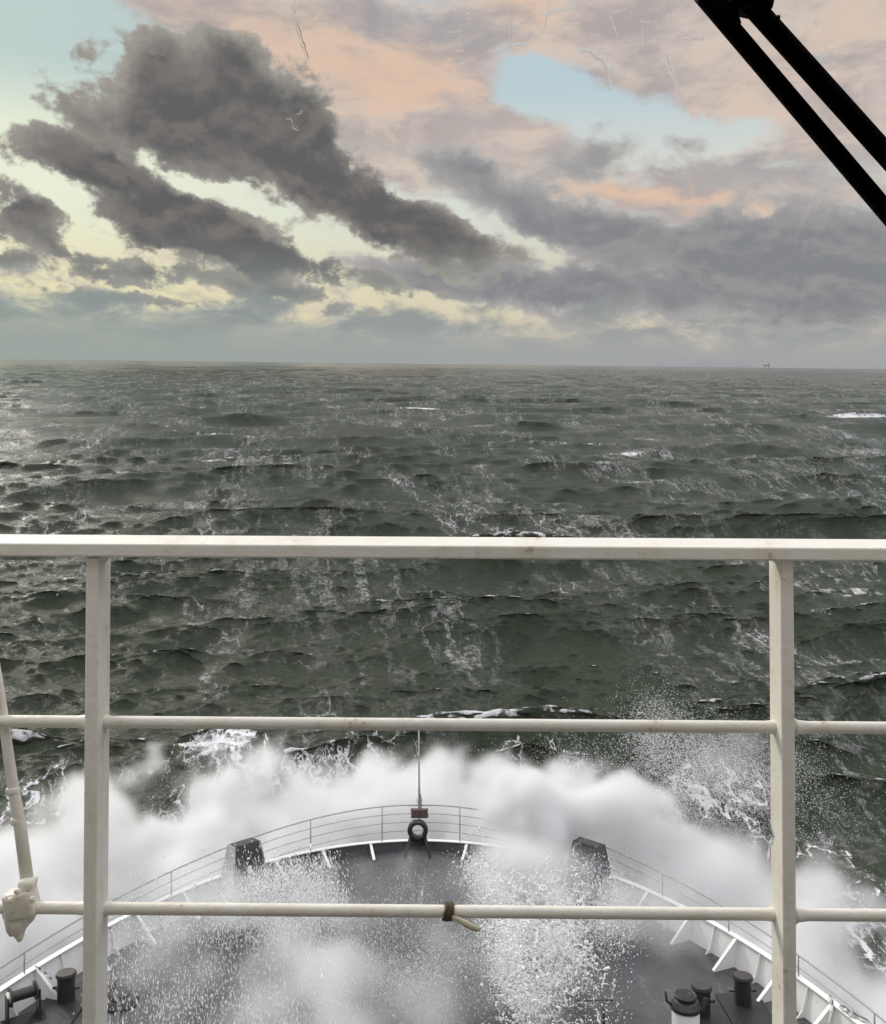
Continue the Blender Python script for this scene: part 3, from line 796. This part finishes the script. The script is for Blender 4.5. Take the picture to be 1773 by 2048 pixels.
def build_pole():
    D = RD + .05
    base = sp(66, 1775, D=D)
    r = empty('leaning_pole', base, 'slanting cream pipe clamped to the lower rail at the left edge', 'pole')
    p = local(r)
    bm = bmesh.new(); pts = [(-28, 1220), (2, 1400), (14, 1490), (27, 1580), (40, 1650), (56, 1775)]
    tube(bm, [sp(x_, y_, D=D) for x_, y_ in pts], [.011, .012, .013, .014, .0155, .016], 14); pole = p('pipe', bm, M_CREAM, smooth=True)
    for (x_, y_, x2, y2) in ((25, 1574, 27, 1588), (34, 1634, 36, 1648)):
        bm = bmesh.new(); tube(bm, [sp(x_, y_, D=D), sp(x_ + .3, y_ + 3, D=D), sp(x2 - .3, y2 - 3, D=D), sp(x2, y2, D=D)], [.0145, .0168, .0168, .015], 14); p('collar', bm, M_CREAM, smooth=True)
    bm = bmesh.new()
    c = sp(44, 1806, D=D - .01)
    Mx = Matrix.Translation(c) @ Matrix.Rotation(R(-12), 4, 'Y')
    box(bm, (.074, .06, .07), Mx, bev=.012)
    box(bm, (.036, .05, .05), Matrix.Translation(sp(54, 1775, D=D - .01)) @ Matrix.Rotation(R(10), 4, 'Y'), bev=.01)
    # drips under the clamp, shaped after its edges refracted by water on the window
    for (x_, y0, y1, w_) in ((25, 1820, 1872, .015), (37, 1830, 1878, .018), (50, 1825, 1858, .014), (62, 1820, 1846, .011), (14, 1815, 1840, .010), (40, 1870, 1884, .008)):
        a = sp(x_, y0, D=D - .01); b = sp(x_ - 2, y1, D=D - .01)
        tube(bm, [a, a.lerp(b, .4), a.lerp(b, .8), b], [w_ * 1.5, w_ * 1.25, w_ * .8, w_ * .25], 10)
    for v in bm.verts: v.co += Vector((random.uniform(-1, 1), random.uniform(-1, 1), random.uniform(-1, 1))) * .0012
    p('clamp', bm, M_CREAM, smooth=True)
    for (x_, y_) in ((22, 1800), (36, 1782), (66, 1798)):
        bm = bmesh.new(); q = sp(x_, y_, D=D - .045); lathe(bm, [(.008, 0), (.008, .008), (.005, .011)], 6, Matrix.Translation(q) @ Matrix.Rotation(R(90), 4, 'X')); p('bolt', bm, M_CREAM)
build_pole()

# walkway under the guard rail and the wheelhouse the view is taken from, just outside the picture
bm = bmesh.new(); box(bm, (18, 1.85, .12), Matrix.Translation((0, 1.53, -1.62)))
tag(obj('bridge_walkway', bm, M_DECK), 'narrow grey walkway under the bridge guard rail', 'walkway', kind='structure')
def build_wheelhouse():
    bm = bmesh.new()
    def slab(x0, x1, y0, y1, z0, z1): box(bm, (x1 - x0, y1 - y0, z1 - z0), loc=((x0 + x1) / 2, (y0 + y1) / 2, (z0 + z1) / 2))
    slab(-10.5, 9, .5, .6, -12.5, -.62); slab(-10.5, 9, .5, .6, .62, 2.2); slab(-10.5, -.9, .5, .6, -.618, .618); slab(1.0, 9, .5, .6, -.618, .618)
    slab(-10.5, 9, -5, .497, 1.4, 1.5); slab(-10.5, 9, -5, .497, -1.7, -1.6); slab(-10.5, 9, -5.1, -5.003, -12.5, 2.2)
    slab(-10.6, -10.503, -5.1, .6, -12.5, 2.2); slab(9.003, 9.1, -5.1, .6, -12.5, 2.2)
    tag(obj('wheelhouse_wall', bm, M_HOUSE), 'white wheelhouse front round the bridge window', 'wheelhouse', kind='structure')
build_wheelhouse()

# ------------------------------------------------------------------ wiper and window
def build_wiper():
    D = .62
    r = empty('window_wiper', sp(1450, 10, D=D), 'black double arm window wiper across the upper right corner', 'wiper')
    p = local(r); s = D / F
    def arm(name, pts, w0, th=.008):
        """flat bar along pts (pixels of its two ends' centre), width in pixels"""
        bm = bmesh.new(); a = sp(*pts[0], D=D); b = sp(*pts[1], D=D)
        dv = (b - a).normalized(); nrm = dv.cross(Vector((0, 1, 0))).normalized()
        n = 60; loops = []; rg = random.Random(len(name) + int(pts[0][0]))
        jit = 0; 
        for i in range(n + 1):
            q = a.lerp(b, i / n); hw = w0 * s / 2
            e = rg.uniform(-.00025, .00025)
            loops.append([q + nrm * (hw + e), q + nrm * (hw * .7) - Vector((0, th * .5, 0)), q - nrm * (hw * .7) - Vector((0, th * .5, 0)), q - nrm * (hw - e * .5), q - nrm * hw * .7 + Vector((0, th * .5, 0)), q + nrm * hw * .7 + Vector((0, th * .5, 0))])
        L = strip(bm, loops, closed=True); bm.faces.new(L[0]); bm.faces.new(L[-1])
        return p(name, bm, M_RUBBER, smooth=True)
    arm('wiper_arm', ((1403, -14), (1986, 673)), 39); arm('wiper_arm', ((1490, -6), (2000, 561)), 46)
    # end fittings near the top
    bm = bmesh.new(); a = sp(1430, 0, D=D - .006); b = sp(1480, 48, D=D - .004)
    tube(bm, [a, a.lerp(b, .4) + Vector((.004, 0, .002)), b], [.0035, .004, .0015], 8); p('spring_clip', bm, M_RUBBER, smooth=True)
    bm = bmesh.new(); box(bm, (.030, .02, .014), Matrix.Translation(sp(1500, 4, D=D)) @ Matrix.Rotation(R(12), 4, 'Y'), bev=.003); p('hinge_block', bm, M_RUBBER)
    for x_, y_ in ((1552, 36), (1480, 14)):
        bm = bmesh.new(); tube(bm, [sp(x_ - 12, y_ + 1, D=D - .004), sp(x_ + 8, y_ - 2, D=D - .004)], .0016, 6); p('pin', bm, M_RUBBER, smooth=True)
build_wiper()

def build_window():
    D = .55
    r = empty('bridge_window', sp(886, 1024, D=D), 'clear bridge window with runs of salt water near its top', 'window')
    m, g, o = material('clear_pane'); tb = g.new('ShaderNodeBsdfTransparent'); g.t.links.new(tb.outputs[0], o.inputs[0])
    bm = bmesh.new(); box(bm, (.85, .006, .85), loc=(0, 0, 0)); obj('pane', bm, m, r)
    m, g, o = material('water_run'); gl = g.new('ShaderNodeBsdfGlass'); gl.inputs['IOR'].default_value = 1.33; gl.inputs['Roughness'].default_value = .0
    g.t.links.new(gl.outputs[0], o.inputs[0])
    p = local(r)
    def run(pts, w):
        bm = bmesh.new(); P = [sp(x_, y_, D=D - .0033) for x_, y_ in pts]
        fine = []
        for i in range((len(P) - 1) * 5 + 1):
            k = min(i // 5, len(P) - 2); fine.append(P[k].lerp(P[k + 1], i / 5 - k))
        P = fine; n = len(P); loops = []; back = []
        for i, q in enumerate(P):
            tg = (P[min(i + 1, n - 1)] - P[max(i - 1, 0)]).normalized(); sd = tg.cross(Vector((0, 1, 0))).normalized()
            u = i / (n - 1); hw = w * D / F * (.25 + .75 * math.sin(math.pi * (.12 + .8 * u)) ** .8) * (1 + .25 * math.sin(u * 19 + w * 7))
            loops.append([q + sd * hw * e - Vector((0, hw * h, 0)) for e, h in ((-1, 0), (-.75, .05), (-.4, .09), (0, .105), (.4, .09), (.75, .05), (1, 0))])
            back.append([q + sd * hw, q - sd * hw])
        L1 = strip(bm, loops); strip(bm, back); bm.faces.new(L1[0]); bm.faces.new(L1[-1])
        bmesh.ops.remove_doubles(bm, verts=bm.verts, dist=1e-7)
        p('water_run', bm, m, smooth=False)
    for pts, w in (([(590, 40), (598, 62), (604, 84), (610, 100), (616, 118)], 4), ([(640, 28), (628, 42), (616, 54), (604, 58)], 4),
                   ([(1160, 101), (1182, 103), (1194, 114), (1206, 120), (1216, 140), (1222, 178)], 4.5), ([(1334, 106), (1338, 128), (1346, 150), (1356, 178)], 5),
                   ([(1022, 89), (1040, 87), (1060, 91)], 3.5), ([(905, 99), (918, 100), (930, 101)], 3), ([(572, 236), (582, 236), (588, 244)], 2.5), ([(584, 252), (592, 256), (597, 260)], 3),
                   ([(594, 228), (602, 224), (607, 221)], 2.5), ([(1216, 20), (1226, 50), (1236, 78)], 3), ([(1280, 42), (1300, 44), (1318, 40)], 2.5), ([(1630, 40), (1633, 48), (1634, 52)], 4),
                   ([(1100, 22), (1130, 18), (1150, 12)], 2.5), ([(925, 30), (926, 70), (924, 98)], 2), ([(1540, 1640), (1548, 1672), (1540, 1692), (1535, 1722)], 4), ([(1680, 2012), (1704, 2030), (1740, 2046)], 6), ([(70, 1932), (88, 1946), (104, 1960)], 3), ([(228, 1985), (240, 2008), (236, 2042)], 5), ([(1660, 1990), (1666, 2015), (1660, 2046)], 4), ([(590, 0), (588, 20), (592, 42)], 3)):
        run(pts, w)
    rg = random.Random(12)
    for k in range(16):
        x_ = rg.uniform(880, 1380); y_ = rg.uniform(-5, 80); L_ = rg.uniform(14, 60); sl = rg.uniform(-.25, .25)
        if rg.random() < .4: run([(x_, y_), (x_ + L_ * .5, y_ - 3), (x_ + L_, y_ + rg.uniform(-8, 2))], rg.uniform(1.4, 2.6))
        else: run([(x_, y_), (x_ + sl * L_ * .5, y_ + L_ * .5), (x_ + sl * L_, y_ + L_)], rg.uniform(1.4, 2.8))
build_window()

# ------------------------------------------------------------------ rig on the horizon
def build_rig():
    m = paint('rig_grey', (.33, .33, .34), .7, scale=.1)
    d = (SHIP.to_3x3() @ Vector(((1534 - 886.5) / F, 1, (1024 - 734) / F)))
    a = math.atan2(d.x, d.y); rr = 9000
    r = bpy.data.objects.new('drilling_platform', None); COL.objects.link(r); r.location = (rr * math.sin(a), rr * math.cos(a), 0); r.rotation_euler = (0, 0, -a)
    tag(r, 'tiny grey drilling platform on legs at the horizon', 'platform')
    for x_, y_ in ((-16, -14), (16, -14), (16, 14), (-16, 14)):
        bm = bmesh.new(); tube(bm, [(x_ * 1.1, y_ * 1.1, -15), (x_, y_, 34)], 3.2, 8); o = obj('leg', bm, m, r)
    bm = bmesh.new(); box(bm, (58, 40, 9), loc=(-3, 0, 37)); obj('platform_deck', bm, m, r)
    bm = bmesh.new(); box(bm, (12, 14, 14), loc=(18, 0, 47)); obj('quarters', bm, m, r)
    bm = bmesh.new(); tube(bm, [(-22, 0, 40), (-38, 0, 50)], 1.6, 6); obj('crane_boom', bm, m, r)
build_rig()

# ------------------------------------------------------------------ spray: mist volume and drops
def fbm3(shape, cells, octaves, seed, gain=.55):
    """smooth lattice noise summed over octaves, roughly -1..1; cells = lattice cells along each axis"""
    rg = np.random.default_rng(seed); out = np.zeros(shape, np.float32); amp = 1.; tot = 0.
    for o in range(octaves):
        c = [max(2, int(round(k * 2 ** o))) for k in cells]
        a = rg.normal(0, .55, [k + 3 for k in c]).astype(np.float32)
        for ax in range(3):
            n = shape[ax]; xs = np.linspace(0, c[ax], n, endpoint=False); i = xs.astype(int); f = (xs - i).astype(np.float32)
            sh = [1, 1, 1]; sh[ax] = n; f = f.reshape(sh)
            w = [(1 - f) ** 3 / 6, (3 * f ** 3 - 6 * f ** 2 + 4) / 6, (-3 * f ** 3 + 3 * f ** 2 + 3 * f + 1) / 6, f ** 3 / 6]
            a = sum(np.take(a, i + k, axis=ax) * w[k] for k in range(4))
        out += amp * a * 1.6; tot += amp ** 2; amp *= gain
    return (out - out.mean()) / out.std()
SPRAY_LO = np.array([-24., 13.5, -20.]); SPRAY_HI = np.array([17., 44., -7.6]); VOX = .17
NX, NY, NZ = [int(v) for v in np.round((SPRAY_HI - SPRAY_LO) / VOX)]
def smooth(v, a, b):
    t = np.clip((v - a) / (b - a), 0, 1); return t * t * (3 - 2 * t)
def spray_density():
    xs = SPRAY_LO[0] + (np.arange(NX) + .5) * VOX; ys = SPRAY_LO[1] + (np.arange(NY) + .5) * VOX; zs = SPRAY_LO[2] + (np.arange(NZ) + .5) * VOX
    X, Y = np.meshgrid(xs, ys, indexing='ij')
    # signed distance from the cap line (positive outboard) and arc position
    P = np.array([at_arc(a)[0][:2] for a in np.linspace(-34, 34, 273)]); A = np.linspace(-34, 34, 273)
    dmin = np.full(X.shape, 1e9); arc = np.zeros(X.shape)
    for p, a in zip(P, A):
        d = (X - p[0]) ** 2 + (Y - p[1]) ** 2
        mk = d < dmin; dmin[mk] = d[mk]; arc[mk] = a
    dist = np.sqrt(dmin)
    t = BOW_Y - Y; inside = (t > 0) & (np.abs(X - AXIS_X) < hull_half(t))
    s = np.where(inside, -dist, dist)
    # plan of the mist: how far out it reaches and how high it stands along the bow
    kA = [-34, -26, -20, -15, -11, -7, -3, 0, 3, 6, 9, 12, 15, 18, 22, 34]
    k0 = [5.0, 5.0, 5.0, 5.0, 5.0, 4.8, 4.4, 4.2, 4.0, 3.6, 3.2, 2.6, 2.0, 1.5, 1.2, 1.0]
    kR = [4.5, 4.5, 4.5, 4.5, 4.2, 4.0, 3.6, 3.4, 3.2, 3.0, 2.8, 2.4, 2.2, 2.0, 1.8, 1.6]
    kT = [-10.2, -9.9, -9.6, -9.5, -9.6, -9.9, -9.95, -9.8, -9.8, -9.9, -10.0, -10.1, -10.2, -10.4, -10.6, -11]
    S0 = np.interp(arc, kA, k0); Rr = np.interp(arc, kA, kR); T = np.interp(arc, kA, kT)
    shape = (NX, NY, NZ)
    n = fbm3(shape, (SPRAY_HI - SPRAY_LO) / 5.5, 6, 3, .60)
    nf = fbm3(shape, (SPRAY_HI - SPRAY_LO) / 1.3, 3, 8, .7)
    nv = fbm3(shape, (SPRAY_HI - SPRAY_LO) / np.array([1.5, 1.5, 6.0]), 3, 9, .65)     # upward fingers
    Z = zs[None, None, :]
    S3 = s[..., None]
    zc = -15.5
    rise = (-11.6 + (T + 11.6) * smooth(s, .0, 3.2))          # the sheet climbs as it leaves the hull
    Hh = (rise - zc)[..., None]
    f = 1 - (np.clip(S3 - S0[..., None], 0, None) / Rr[..., None]) ** 2 - (np.clip(Z - zc, 0, None) / Hh) ** 2.5
    out_ = .25 + .75 * smooth(S3, 0, 3)
    f = f + .15 * n * out_ + .22 * nf + .14 * nv * out_
    gate = smooth(S3 + .06 * nf, -.1, .5)
    den = smooth(f, -.12, .75) ** 1.7 * gate * np.clip(1.0 + .12 * n + .30 * nf + .2 * nv, .2, 3)
    # over the deck: clouds of mist thrown across the rail
    def blob(c, r, amp, rag=.42, fall=.8):
        q = ((X[..., None] - c[0]) / r[0]) ** 2 + ((Y[..., None] - c[1]) / r[1]) ** 2 + ((Z - c[2]) / r[2]) ** 2
        return amp * smooth(1 - q + .6 * rag * n + .34 * nf + .22 * nv, 0, fall * 1.4) ** 1.3 * np.clip(1 + .5 * nf + .3 * nv, .05, 3)
    add = blob(sp(1110, 1622, D=29.4), (2.1, 1.8, 1.25), 1.5) + blob(sp(1245, 1640, D=29.0), (2.1, 1.9, 1.3), 1.5) + blob(sp(1165, 1720, D=27.4), (1.9, 1.0, .9), .38) + blob(sp(1050, 1690, D=28.), (1.2, 1.2, 1.0), .5)
    add += blob(sp(1060, 1740, D=26.5), (1.6, 1.8, .9), .22) + blob(sp(1110, 1900, D=21.0), (1.5, 3.4, 1.0), .10) + blob(sp(1080, 2030, D=18.5), (1.2, 2.0, .9), .16)
    add += blob(sp(570, 1800, D=24.6), (1.6, 1.8, .7), .13) + blob(sp(590, 1910, D=21.6), (1.7, 2.8, 1.0), .17) + blob(sp(600, 2030, D=18.6), (2.1, 2.4, 1.1), .17)
    add += blob(sp(800, 1990, D=19.2), (2.8, 3.6, .9), .11, .6) + blob(sp(330, 1950, D=20.4), (2.4, 3.0, .9), .12, .4)
    add += blob(sp(800, 1930, D=21.0), (5.0, 4.6, .8), .085, .6) + blob(sp(1330, 1800, D=25.5), (1.8, 2.4, .9), .20, .6) + blob(sp(330, 1800, D=25), (2.0, 2.2, .8), .08, .6)
    deckz = smooth(Z, -DECK - .1, -DECK + .3)
    den = den + add * deckz
    den += smooth(S3, .2, 1.2) * blob(sp(330, 1600, D=32.5), (2.8, 2.2, 1.5), .7)
    # light veil to starboard where wind carries drops off the crest
    den += blob(sp(1400, 1560, D=33), (3.6, 3.0, 2.2), .085, .6)
    den += blob(sp(1310, 1450, D=37), (1.1, 2.0, 1.6), .16, .6)
    # nothing below deck inside the hull
    below = (Z < -DECK - .05) & inside[..., None]
    den[np.broadcast_to(below, den.shape)] = 0
    # fade at the limits of the box
    for ax, nn in enumerate((NX, NY, NZ)):
        i = np.arange(nn); e = np.clip(np.minimum(i, nn - 1 - i) / 6., 0, 1)
        if ax == 2: e = np.clip((nn - 1 - i) / 6., 0, 1)
        sh = [1, 1, 1]; sh[ax] = nn
        if ax == 1: e = np.clip(np.minimum(i + 6, nn - 1 - i) / 6., 0, 1)
        den = den * e.reshape(sh)
    return np.clip(den, 0, 3).astype(np.float32)

def build_mist():
    den = spray_density()
    # the grid as loose points carrying the density, turned into a fog volume by a Volume Cube node
    me = bpy.data.meshes.new('spray_mist'); me.vertices.add(den.size)
    at = me.attributes.new('dens', 'FLOAT', 'POINT'); at.data.foreach_set('value', den.ravel())
    m, g, o = material('white_spray')
    v = g.new('ShaderNodeVolumePrincipled'); v.inputs['Color'].default_value = (.985, .985, .99, 1)
    v.inputs['Density'].default_value = DENS; v.inputs['Anisotropy'].default_value = .35; v.inputs['Density Attribute'].default_value = 'density'
    g.t.links.new(v.outputs[0], o.inputs['Volume'])
    ob = link('spray_mist', me, m); ob.matrix_world = SHIP
    ng = bpy.data.node_groups.new('mist', 'GeometryNodeTree')
    ng.interface.new_socket('Geometry', in_out='INPUT', socket_type='NodeSocketGeometry'); ng.interface.new_socket('Geometry', in_out='OUTPUT', socket_type='NodeSocketGeometry')
    N = ng.nodes.new; L = ng.links.new
    gi, go = N('NodeGroupInput'), N('NodeGroupOutput')
    pos = N('GeometryNodeInputPosition'); sub = N('ShaderNodeVectorMath'); sub.operation = 'SUBTRACT'; L(pos.outputs[0], sub.inputs[0]); sub.inputs[1].default_value = tuple(SPRAY_LO)
    mul = N('ShaderNodeVectorMath'); mul.operation = 'MULTIPLY'; L(sub.outputs[0], mul.inputs[0])
    ext = SPRAY_HI - SPRAY_LO
    mul.inputs[1].default_value = ((NX - 1) / ext[0], (NY - 1) / ext[1], (NZ - 1) / ext[2])
    add = N('ShaderNodeVectorMath'); add.operation = 'ADD'; L(mul.outputs[0], add.inputs[0]); add.inputs[1].default_value = (.5, .5, .5)
    fl = N('ShaderNodeVectorMath'); fl.operation = 'FLOOR'; L(add.outputs[0], fl.inputs[0])
    sx = N('ShaderNodeSeparateXYZ'); L(fl.outputs[0], sx.inputs[0])
    def f2i(s):
        n = N('FunctionNodeFloatToInt'); L(s, n.inputs[0]); return n.outputs[0]
    def im(op, a, b):
        n = N('FunctionNodeIntegerMath'); n.operation = op
        for i_, v_ in enumerate((a, b)):
            if isinstance(v_, int): n.inputs[i_].default_value = v_
            else: L(v_, n.inputs[i_])
        return n.outputs[0]
    idx = im('ADD', im('MULTIPLY', im('ADD', im('MULTIPLY', f2i(sx.outputs[0]), NY), f2i(sx.outputs[1])), NZ), f2i(sx.outputs[2]))
    na = N('GeometryNodeInputNamedAttribute'); na.data_type = 'FLOAT'; na.inputs[0].default_value = 'dens'
    si = N('GeometryNodeSampleIndex'); si.data_type = 'FLOAT'; si.domain = 'POINT'; si.clamp = True
    L(gi.outputs[0], si.inputs['Geometry']); L(na.outputs[0], si.inputs['Value']); L(idx, si.inputs['Index'])
    vc = N('GeometryNodeVolumeCube'); L(si.outputs[0], vc.inputs['Density'])
    vc.inputs['Min'].default_value = tuple(SPRAY_LO); vc.inputs['Max'].default_value = tuple(SPRAY_HI)
    vc.inputs['Resolution X'].default_value = NX; vc.inputs['Resolution Y'].default_value = NY; vc.inputs['Resolution Z'].default_value = NZ
    sm = N('GeometryNodeSetMaterial'); sm.inputs['Material'].default_value = m
    L(vc.outputs[0], sm.inputs[0]); L(sm.outputs[0], go.inputs[0])
    md = ob.modifiers.new('mist', 'NODES'); md.node_group = ng
    global MIST_GRID
    MIST_GRID = den
    tag(ob, 'thick white spray thrown up round the bow and over the foredeck', 'spray', kind='stuff')
DENS = 1.35
build_mist()

def build_drops():
    rg = np.random.default_rng(21)
    m, g, o = material('white_water_drops')
    p = g.new('ShaderNodeBsdfPrincipled'); p.inputs['Base Color'].default_value = (.86, .87, .88, 1); p.inputs['Roughness'].default_value = .3
    g.t.links.new(p.outputs[0], o.inputs[0])
    octv = np.array([(1, 0, 0), (-1, 0, 0), (0, 1, 0), (0, -1, 0), (0, 0, 1), (0, 0, -1)], float)
    octf = np.array([(0, 2, 4), (2, 1, 4), (1, 3, 4), (3, 0, 4), (2, 0, 5), (1, 2, 5), (3, 1, 5), (0, 3, 5)])
    def clumps(shape, cell, seed):
        a = fbm3((64, 64, 64), (64 / cell,) * 3, 3, seed, .6); return a
    noise = clumps(64, 9, 5)
    def sample_noise(P, sc):
        q = np.floor((P * sc) % 64).astype(int); return noise[q[:, 0], q[:, 1], q[:, 2]]
    C, Sz, Dr = [], [], []
    def cloud(n, poly, hi_lo, size, stretch, clump, dirv=(0, -.1, -1), cscale=6.):
        """drops over the deck inside an image-traced outline on the plan of the deck"""
        pts = np.array([(sp(x_, y_, drop=DECK - .6).x, sp(x_, y_, drop=DECK - .6).y) for x_, y_ in poly])
        lo, hi = pts.min(0), pts.max(0); got = []
        tot = 0
        while tot < n:
            c = rg.uniform(lo, hi, (n * 3, 2)); z = -DECK + hi_lo[0] + (hi_lo[1] - hi_lo[0]) * rg.beta(1.2, 1.8, n * 3)
            ins = np.zeros(len(c), bool); j = len(pts) - 1
            for i in range(len(pts)):
                xi, yi = pts[i]; xj, yj = pts[j]
                cr = ((yi > c[:, 1]) != (yj > c[:, 1])) & (c[:, 0] < (xj - xi) * (c[:, 1] - yi) / (yj - yi + 1e-9) + xi)
                ins ^= cr; j = i
            P = np.column_stack([c, z])[ins]
            w = sample_noise(P, cscale) + .6 * sample_noise(P + 17.3, cscale * 3)
            P = P[w > clump + rg.normal(0, .35, len(P))]
            got.append(P); tot += len(P)
            if len(got) > 30: break
        P = np.concatenate(got)[:n]
        P = P + rg.normal(0, 1, P.shape) * np.array([.22, .35, .12])
        C.append(P); Sz.append(size[0] * np.exp(np.abs(rg.normal(0, .5, len(P))) * math.log(size[1] / size[0])))
        d = np.array(dirv) + rg.normal(0, .15, (len(P), 3)); d /= np.linalg.norm(d, axis=1)[:, None]
        Dr.append(d * (stretch * rg.uniform(.7, 1.4, len(P)))[:, None])
    # starboard plume
    cloud(11000, [(985, 1650), (1060, 1660), (1160, 1700), (1260, 1810), (1270, 1900), (1230, 2048), (1250, 2200), (1010, 2200), (995, 2000), (985, 1860), (930, 1770), (950, 1690)], (.05, 2.0), (.008, .022), 1.3, .35)
    cloud(6000, [(940, 1690), (1010, 1690), (1010, 1800), (1060, 1950), (1100, 2048), (1110, 2200), (1010, 2200), (1000, 1960), (960, 1830), (930, 1760)], (.3, 1.8), (.010, .030), 1.2, .5)
    cloud(4500, [(1090, 1700), (1230, 1700), (1280, 1860), (1240, 1880), (1140, 1800)], (.05, 1.2), (.008, .018), 1.2, .2)
    # port plume and falling drops
    cloud(9000, [(520, 1780), (560, 1730), (660, 1710), (680, 1790), (700, 1830), (560, 1860), (450, 1840)], (.05, 1.6), (.007, .017), 3.5, .25, (.1, -.1, -1))
    cloud(9500, [(230, 1850), (480, 1780), (620, 1850), (700, 2048), (720, 2200), (180, 2200)], (.1, 2.4), (.006, .012), 5.0, .0, (.12, -.15, -1))
    cloud(8000, [(620, 1830), (980, 1850), (1000, 2048), (1000, 2200), (660, 2200)], (.1, 2.2), (.004, .008), 4.0, .1, (.1, -.1, -1))
    # torn strings of water in the starboard plume
    def strings(n, poly, hi, size):
        pts = np.array([(sp(x_, y_, drop=DECK - .9).x, sp(x_, y_, drop=DECK - .9).y) for x_, y_ in poly])
        for i in range(n):
            w = rg.dirichlet(np.ones(len(pts)) * .8); q = np.array([*(w @ pts), -DECK + rg.uniform(.15, hi)]) + rg.normal(0, .12, 3)
            d = rg.normal(0, 1, 3) + np.array([0, 0, -.6]); d /= np.linalg.norm(d); k = rg.integers(5, 20); r0 = size * rg.uniform(.5, 1.25)
            P = []; 
            for j in range(k):
                q = q + d * r0 * 1.5; d = d + rg.normal(0, .38, 3); d /= np.linalg.norm(d); P.append(q)
            C.append(np.array(P)); Sz.append(r0 * (1 - .75 * np.linspace(0, 1, k)) * rg.uniform(.6, 1.3, k)); Dr.append(np.tile(d, (k, 1)) * 1.3)
    strings(900, [(990, 1680), (1180, 1700), (1240, 1800), (1240, 2048), (1240, 2150), (1020, 2150), (1000, 1900), (950, 1760)], 1.8, .030)
    strings(500, [(960, 1680), (1020, 1720), (1060, 1900), (1100, 2048), (1100, 2150), (1010, 2150), (1005, 1960), (960, 1800)], 1.7, .032)
    strings(200, [(500, 1760), (640, 1740), (660, 1800), (560, 1830)], 1.0, .016)
    # veil blown off to starboard, over the sea
    n = 42000; P = np.array(sp(1420, 1565, D=33)) + rg.normal(0, 1, (n, 3)) * np.array([2.1, 1.8, 1.0])
    keep = sample_noise(P, 5.) > rg.normal(0, .5, n); P = P[keep]
    C.append(P); Sz.append(rg.uniform(.003, .008, len(P))); d = np.array((.8, -.2, -.5)) + rg.normal(0, .2, (len(P), 3)); Dr.append(d / np.linalg.norm(d, axis=1)[:, None] * 4.)
    n = 7000; P = np.array(sp(1315, 1470, D=36)) + rg.normal(0, 1, (n, 3)) * np.array([.8, .8, .9])
    C.append(P); Sz.append(rg.uniform(.004, .014, n)); d = np.array((.6, -.2, -.4)) + rg.normal(0, .3, (n, 3)); Dr.append(d / np.linalg.norm(d, axis=1)[:, None] * 1.6)
    n = 2500; P = np.array(sp(1140, 1530, D=34)) + rg.normal(0, 1, (n, 3)) * np.array([.9, .8, .5])
    C.append(P); Sz.append(rg.uniform(.004, .011, n)); d = np.array((.2, -.2, -1)) + rg.normal(0, .3, (n, 3)); Dr.append(d / np.linalg.norm(d, axis=1)[:, None] * 1.4)
    # drops torn off along the ragged edge of the mist
    idx = np.argwhere((MIST_GRID > .02) & (MIST_GRID < .22))
    pz = SPRAY_LO + (idx + .5) * VOX
    idx = pz[(pz[:, 2] > -13.2) & (pz[:, 1] > 20)]
    P = idx[rg.integers(0, len(idx), 48000)]; P = P[sample_noise(P, 6.) > rg.normal(.1, .6, len(P))] + 0
    P = P + rg.normal(0, .16, P.shape) + np.array([0, 0, .1])
    C.append(P); Sz.append(rg.uniform(.004, .010, len(P))); d = np.array((.25, -.2, -.6)) + rg.normal(0, .4, (len(P), 3)); Dr.append(d / np.linalg.norm(d, axis=1)[:, None] * 1.8)
    C = np.concatenate(C); Sz = np.concatenate(Sz); Dr = np.concatenate(Dr)
    L = np.linalg.norm(Dr, axis=1); dz = Dr / L[:, None]
    a = np.cross(dz, (0.2, 1, .1)); a /= np.linalg.norm(a, axis=1)[:, None]; b = np.cross(dz, a)
    jit = rg.uniform(.65, 1.35, (len(C), 6, 1))
    V = (octv[None, :, 0:1] * a[:, None] + octv[None, :, 1:2] * b[:, None] + octv[None, :, 2:3] * dz[:, None] * L[:, None, None]) * jit * Sz[:, None, None] + C[:, None]
    Fc = (octf[None] + (np.arange(len(C)) * 6)[:, None, None]).reshape(-1, 3)
    me = arrays_mesh('spray_drops', V.reshape(-1, 3), Fc)
    o = link('spray_drops', me, m, smooth=True); o.matrix_world = SHIP
    tag(o, 'white drops of sea water flying over the foredeck and off the starboard bow', 'spray', kind='stuff')
build_drops()
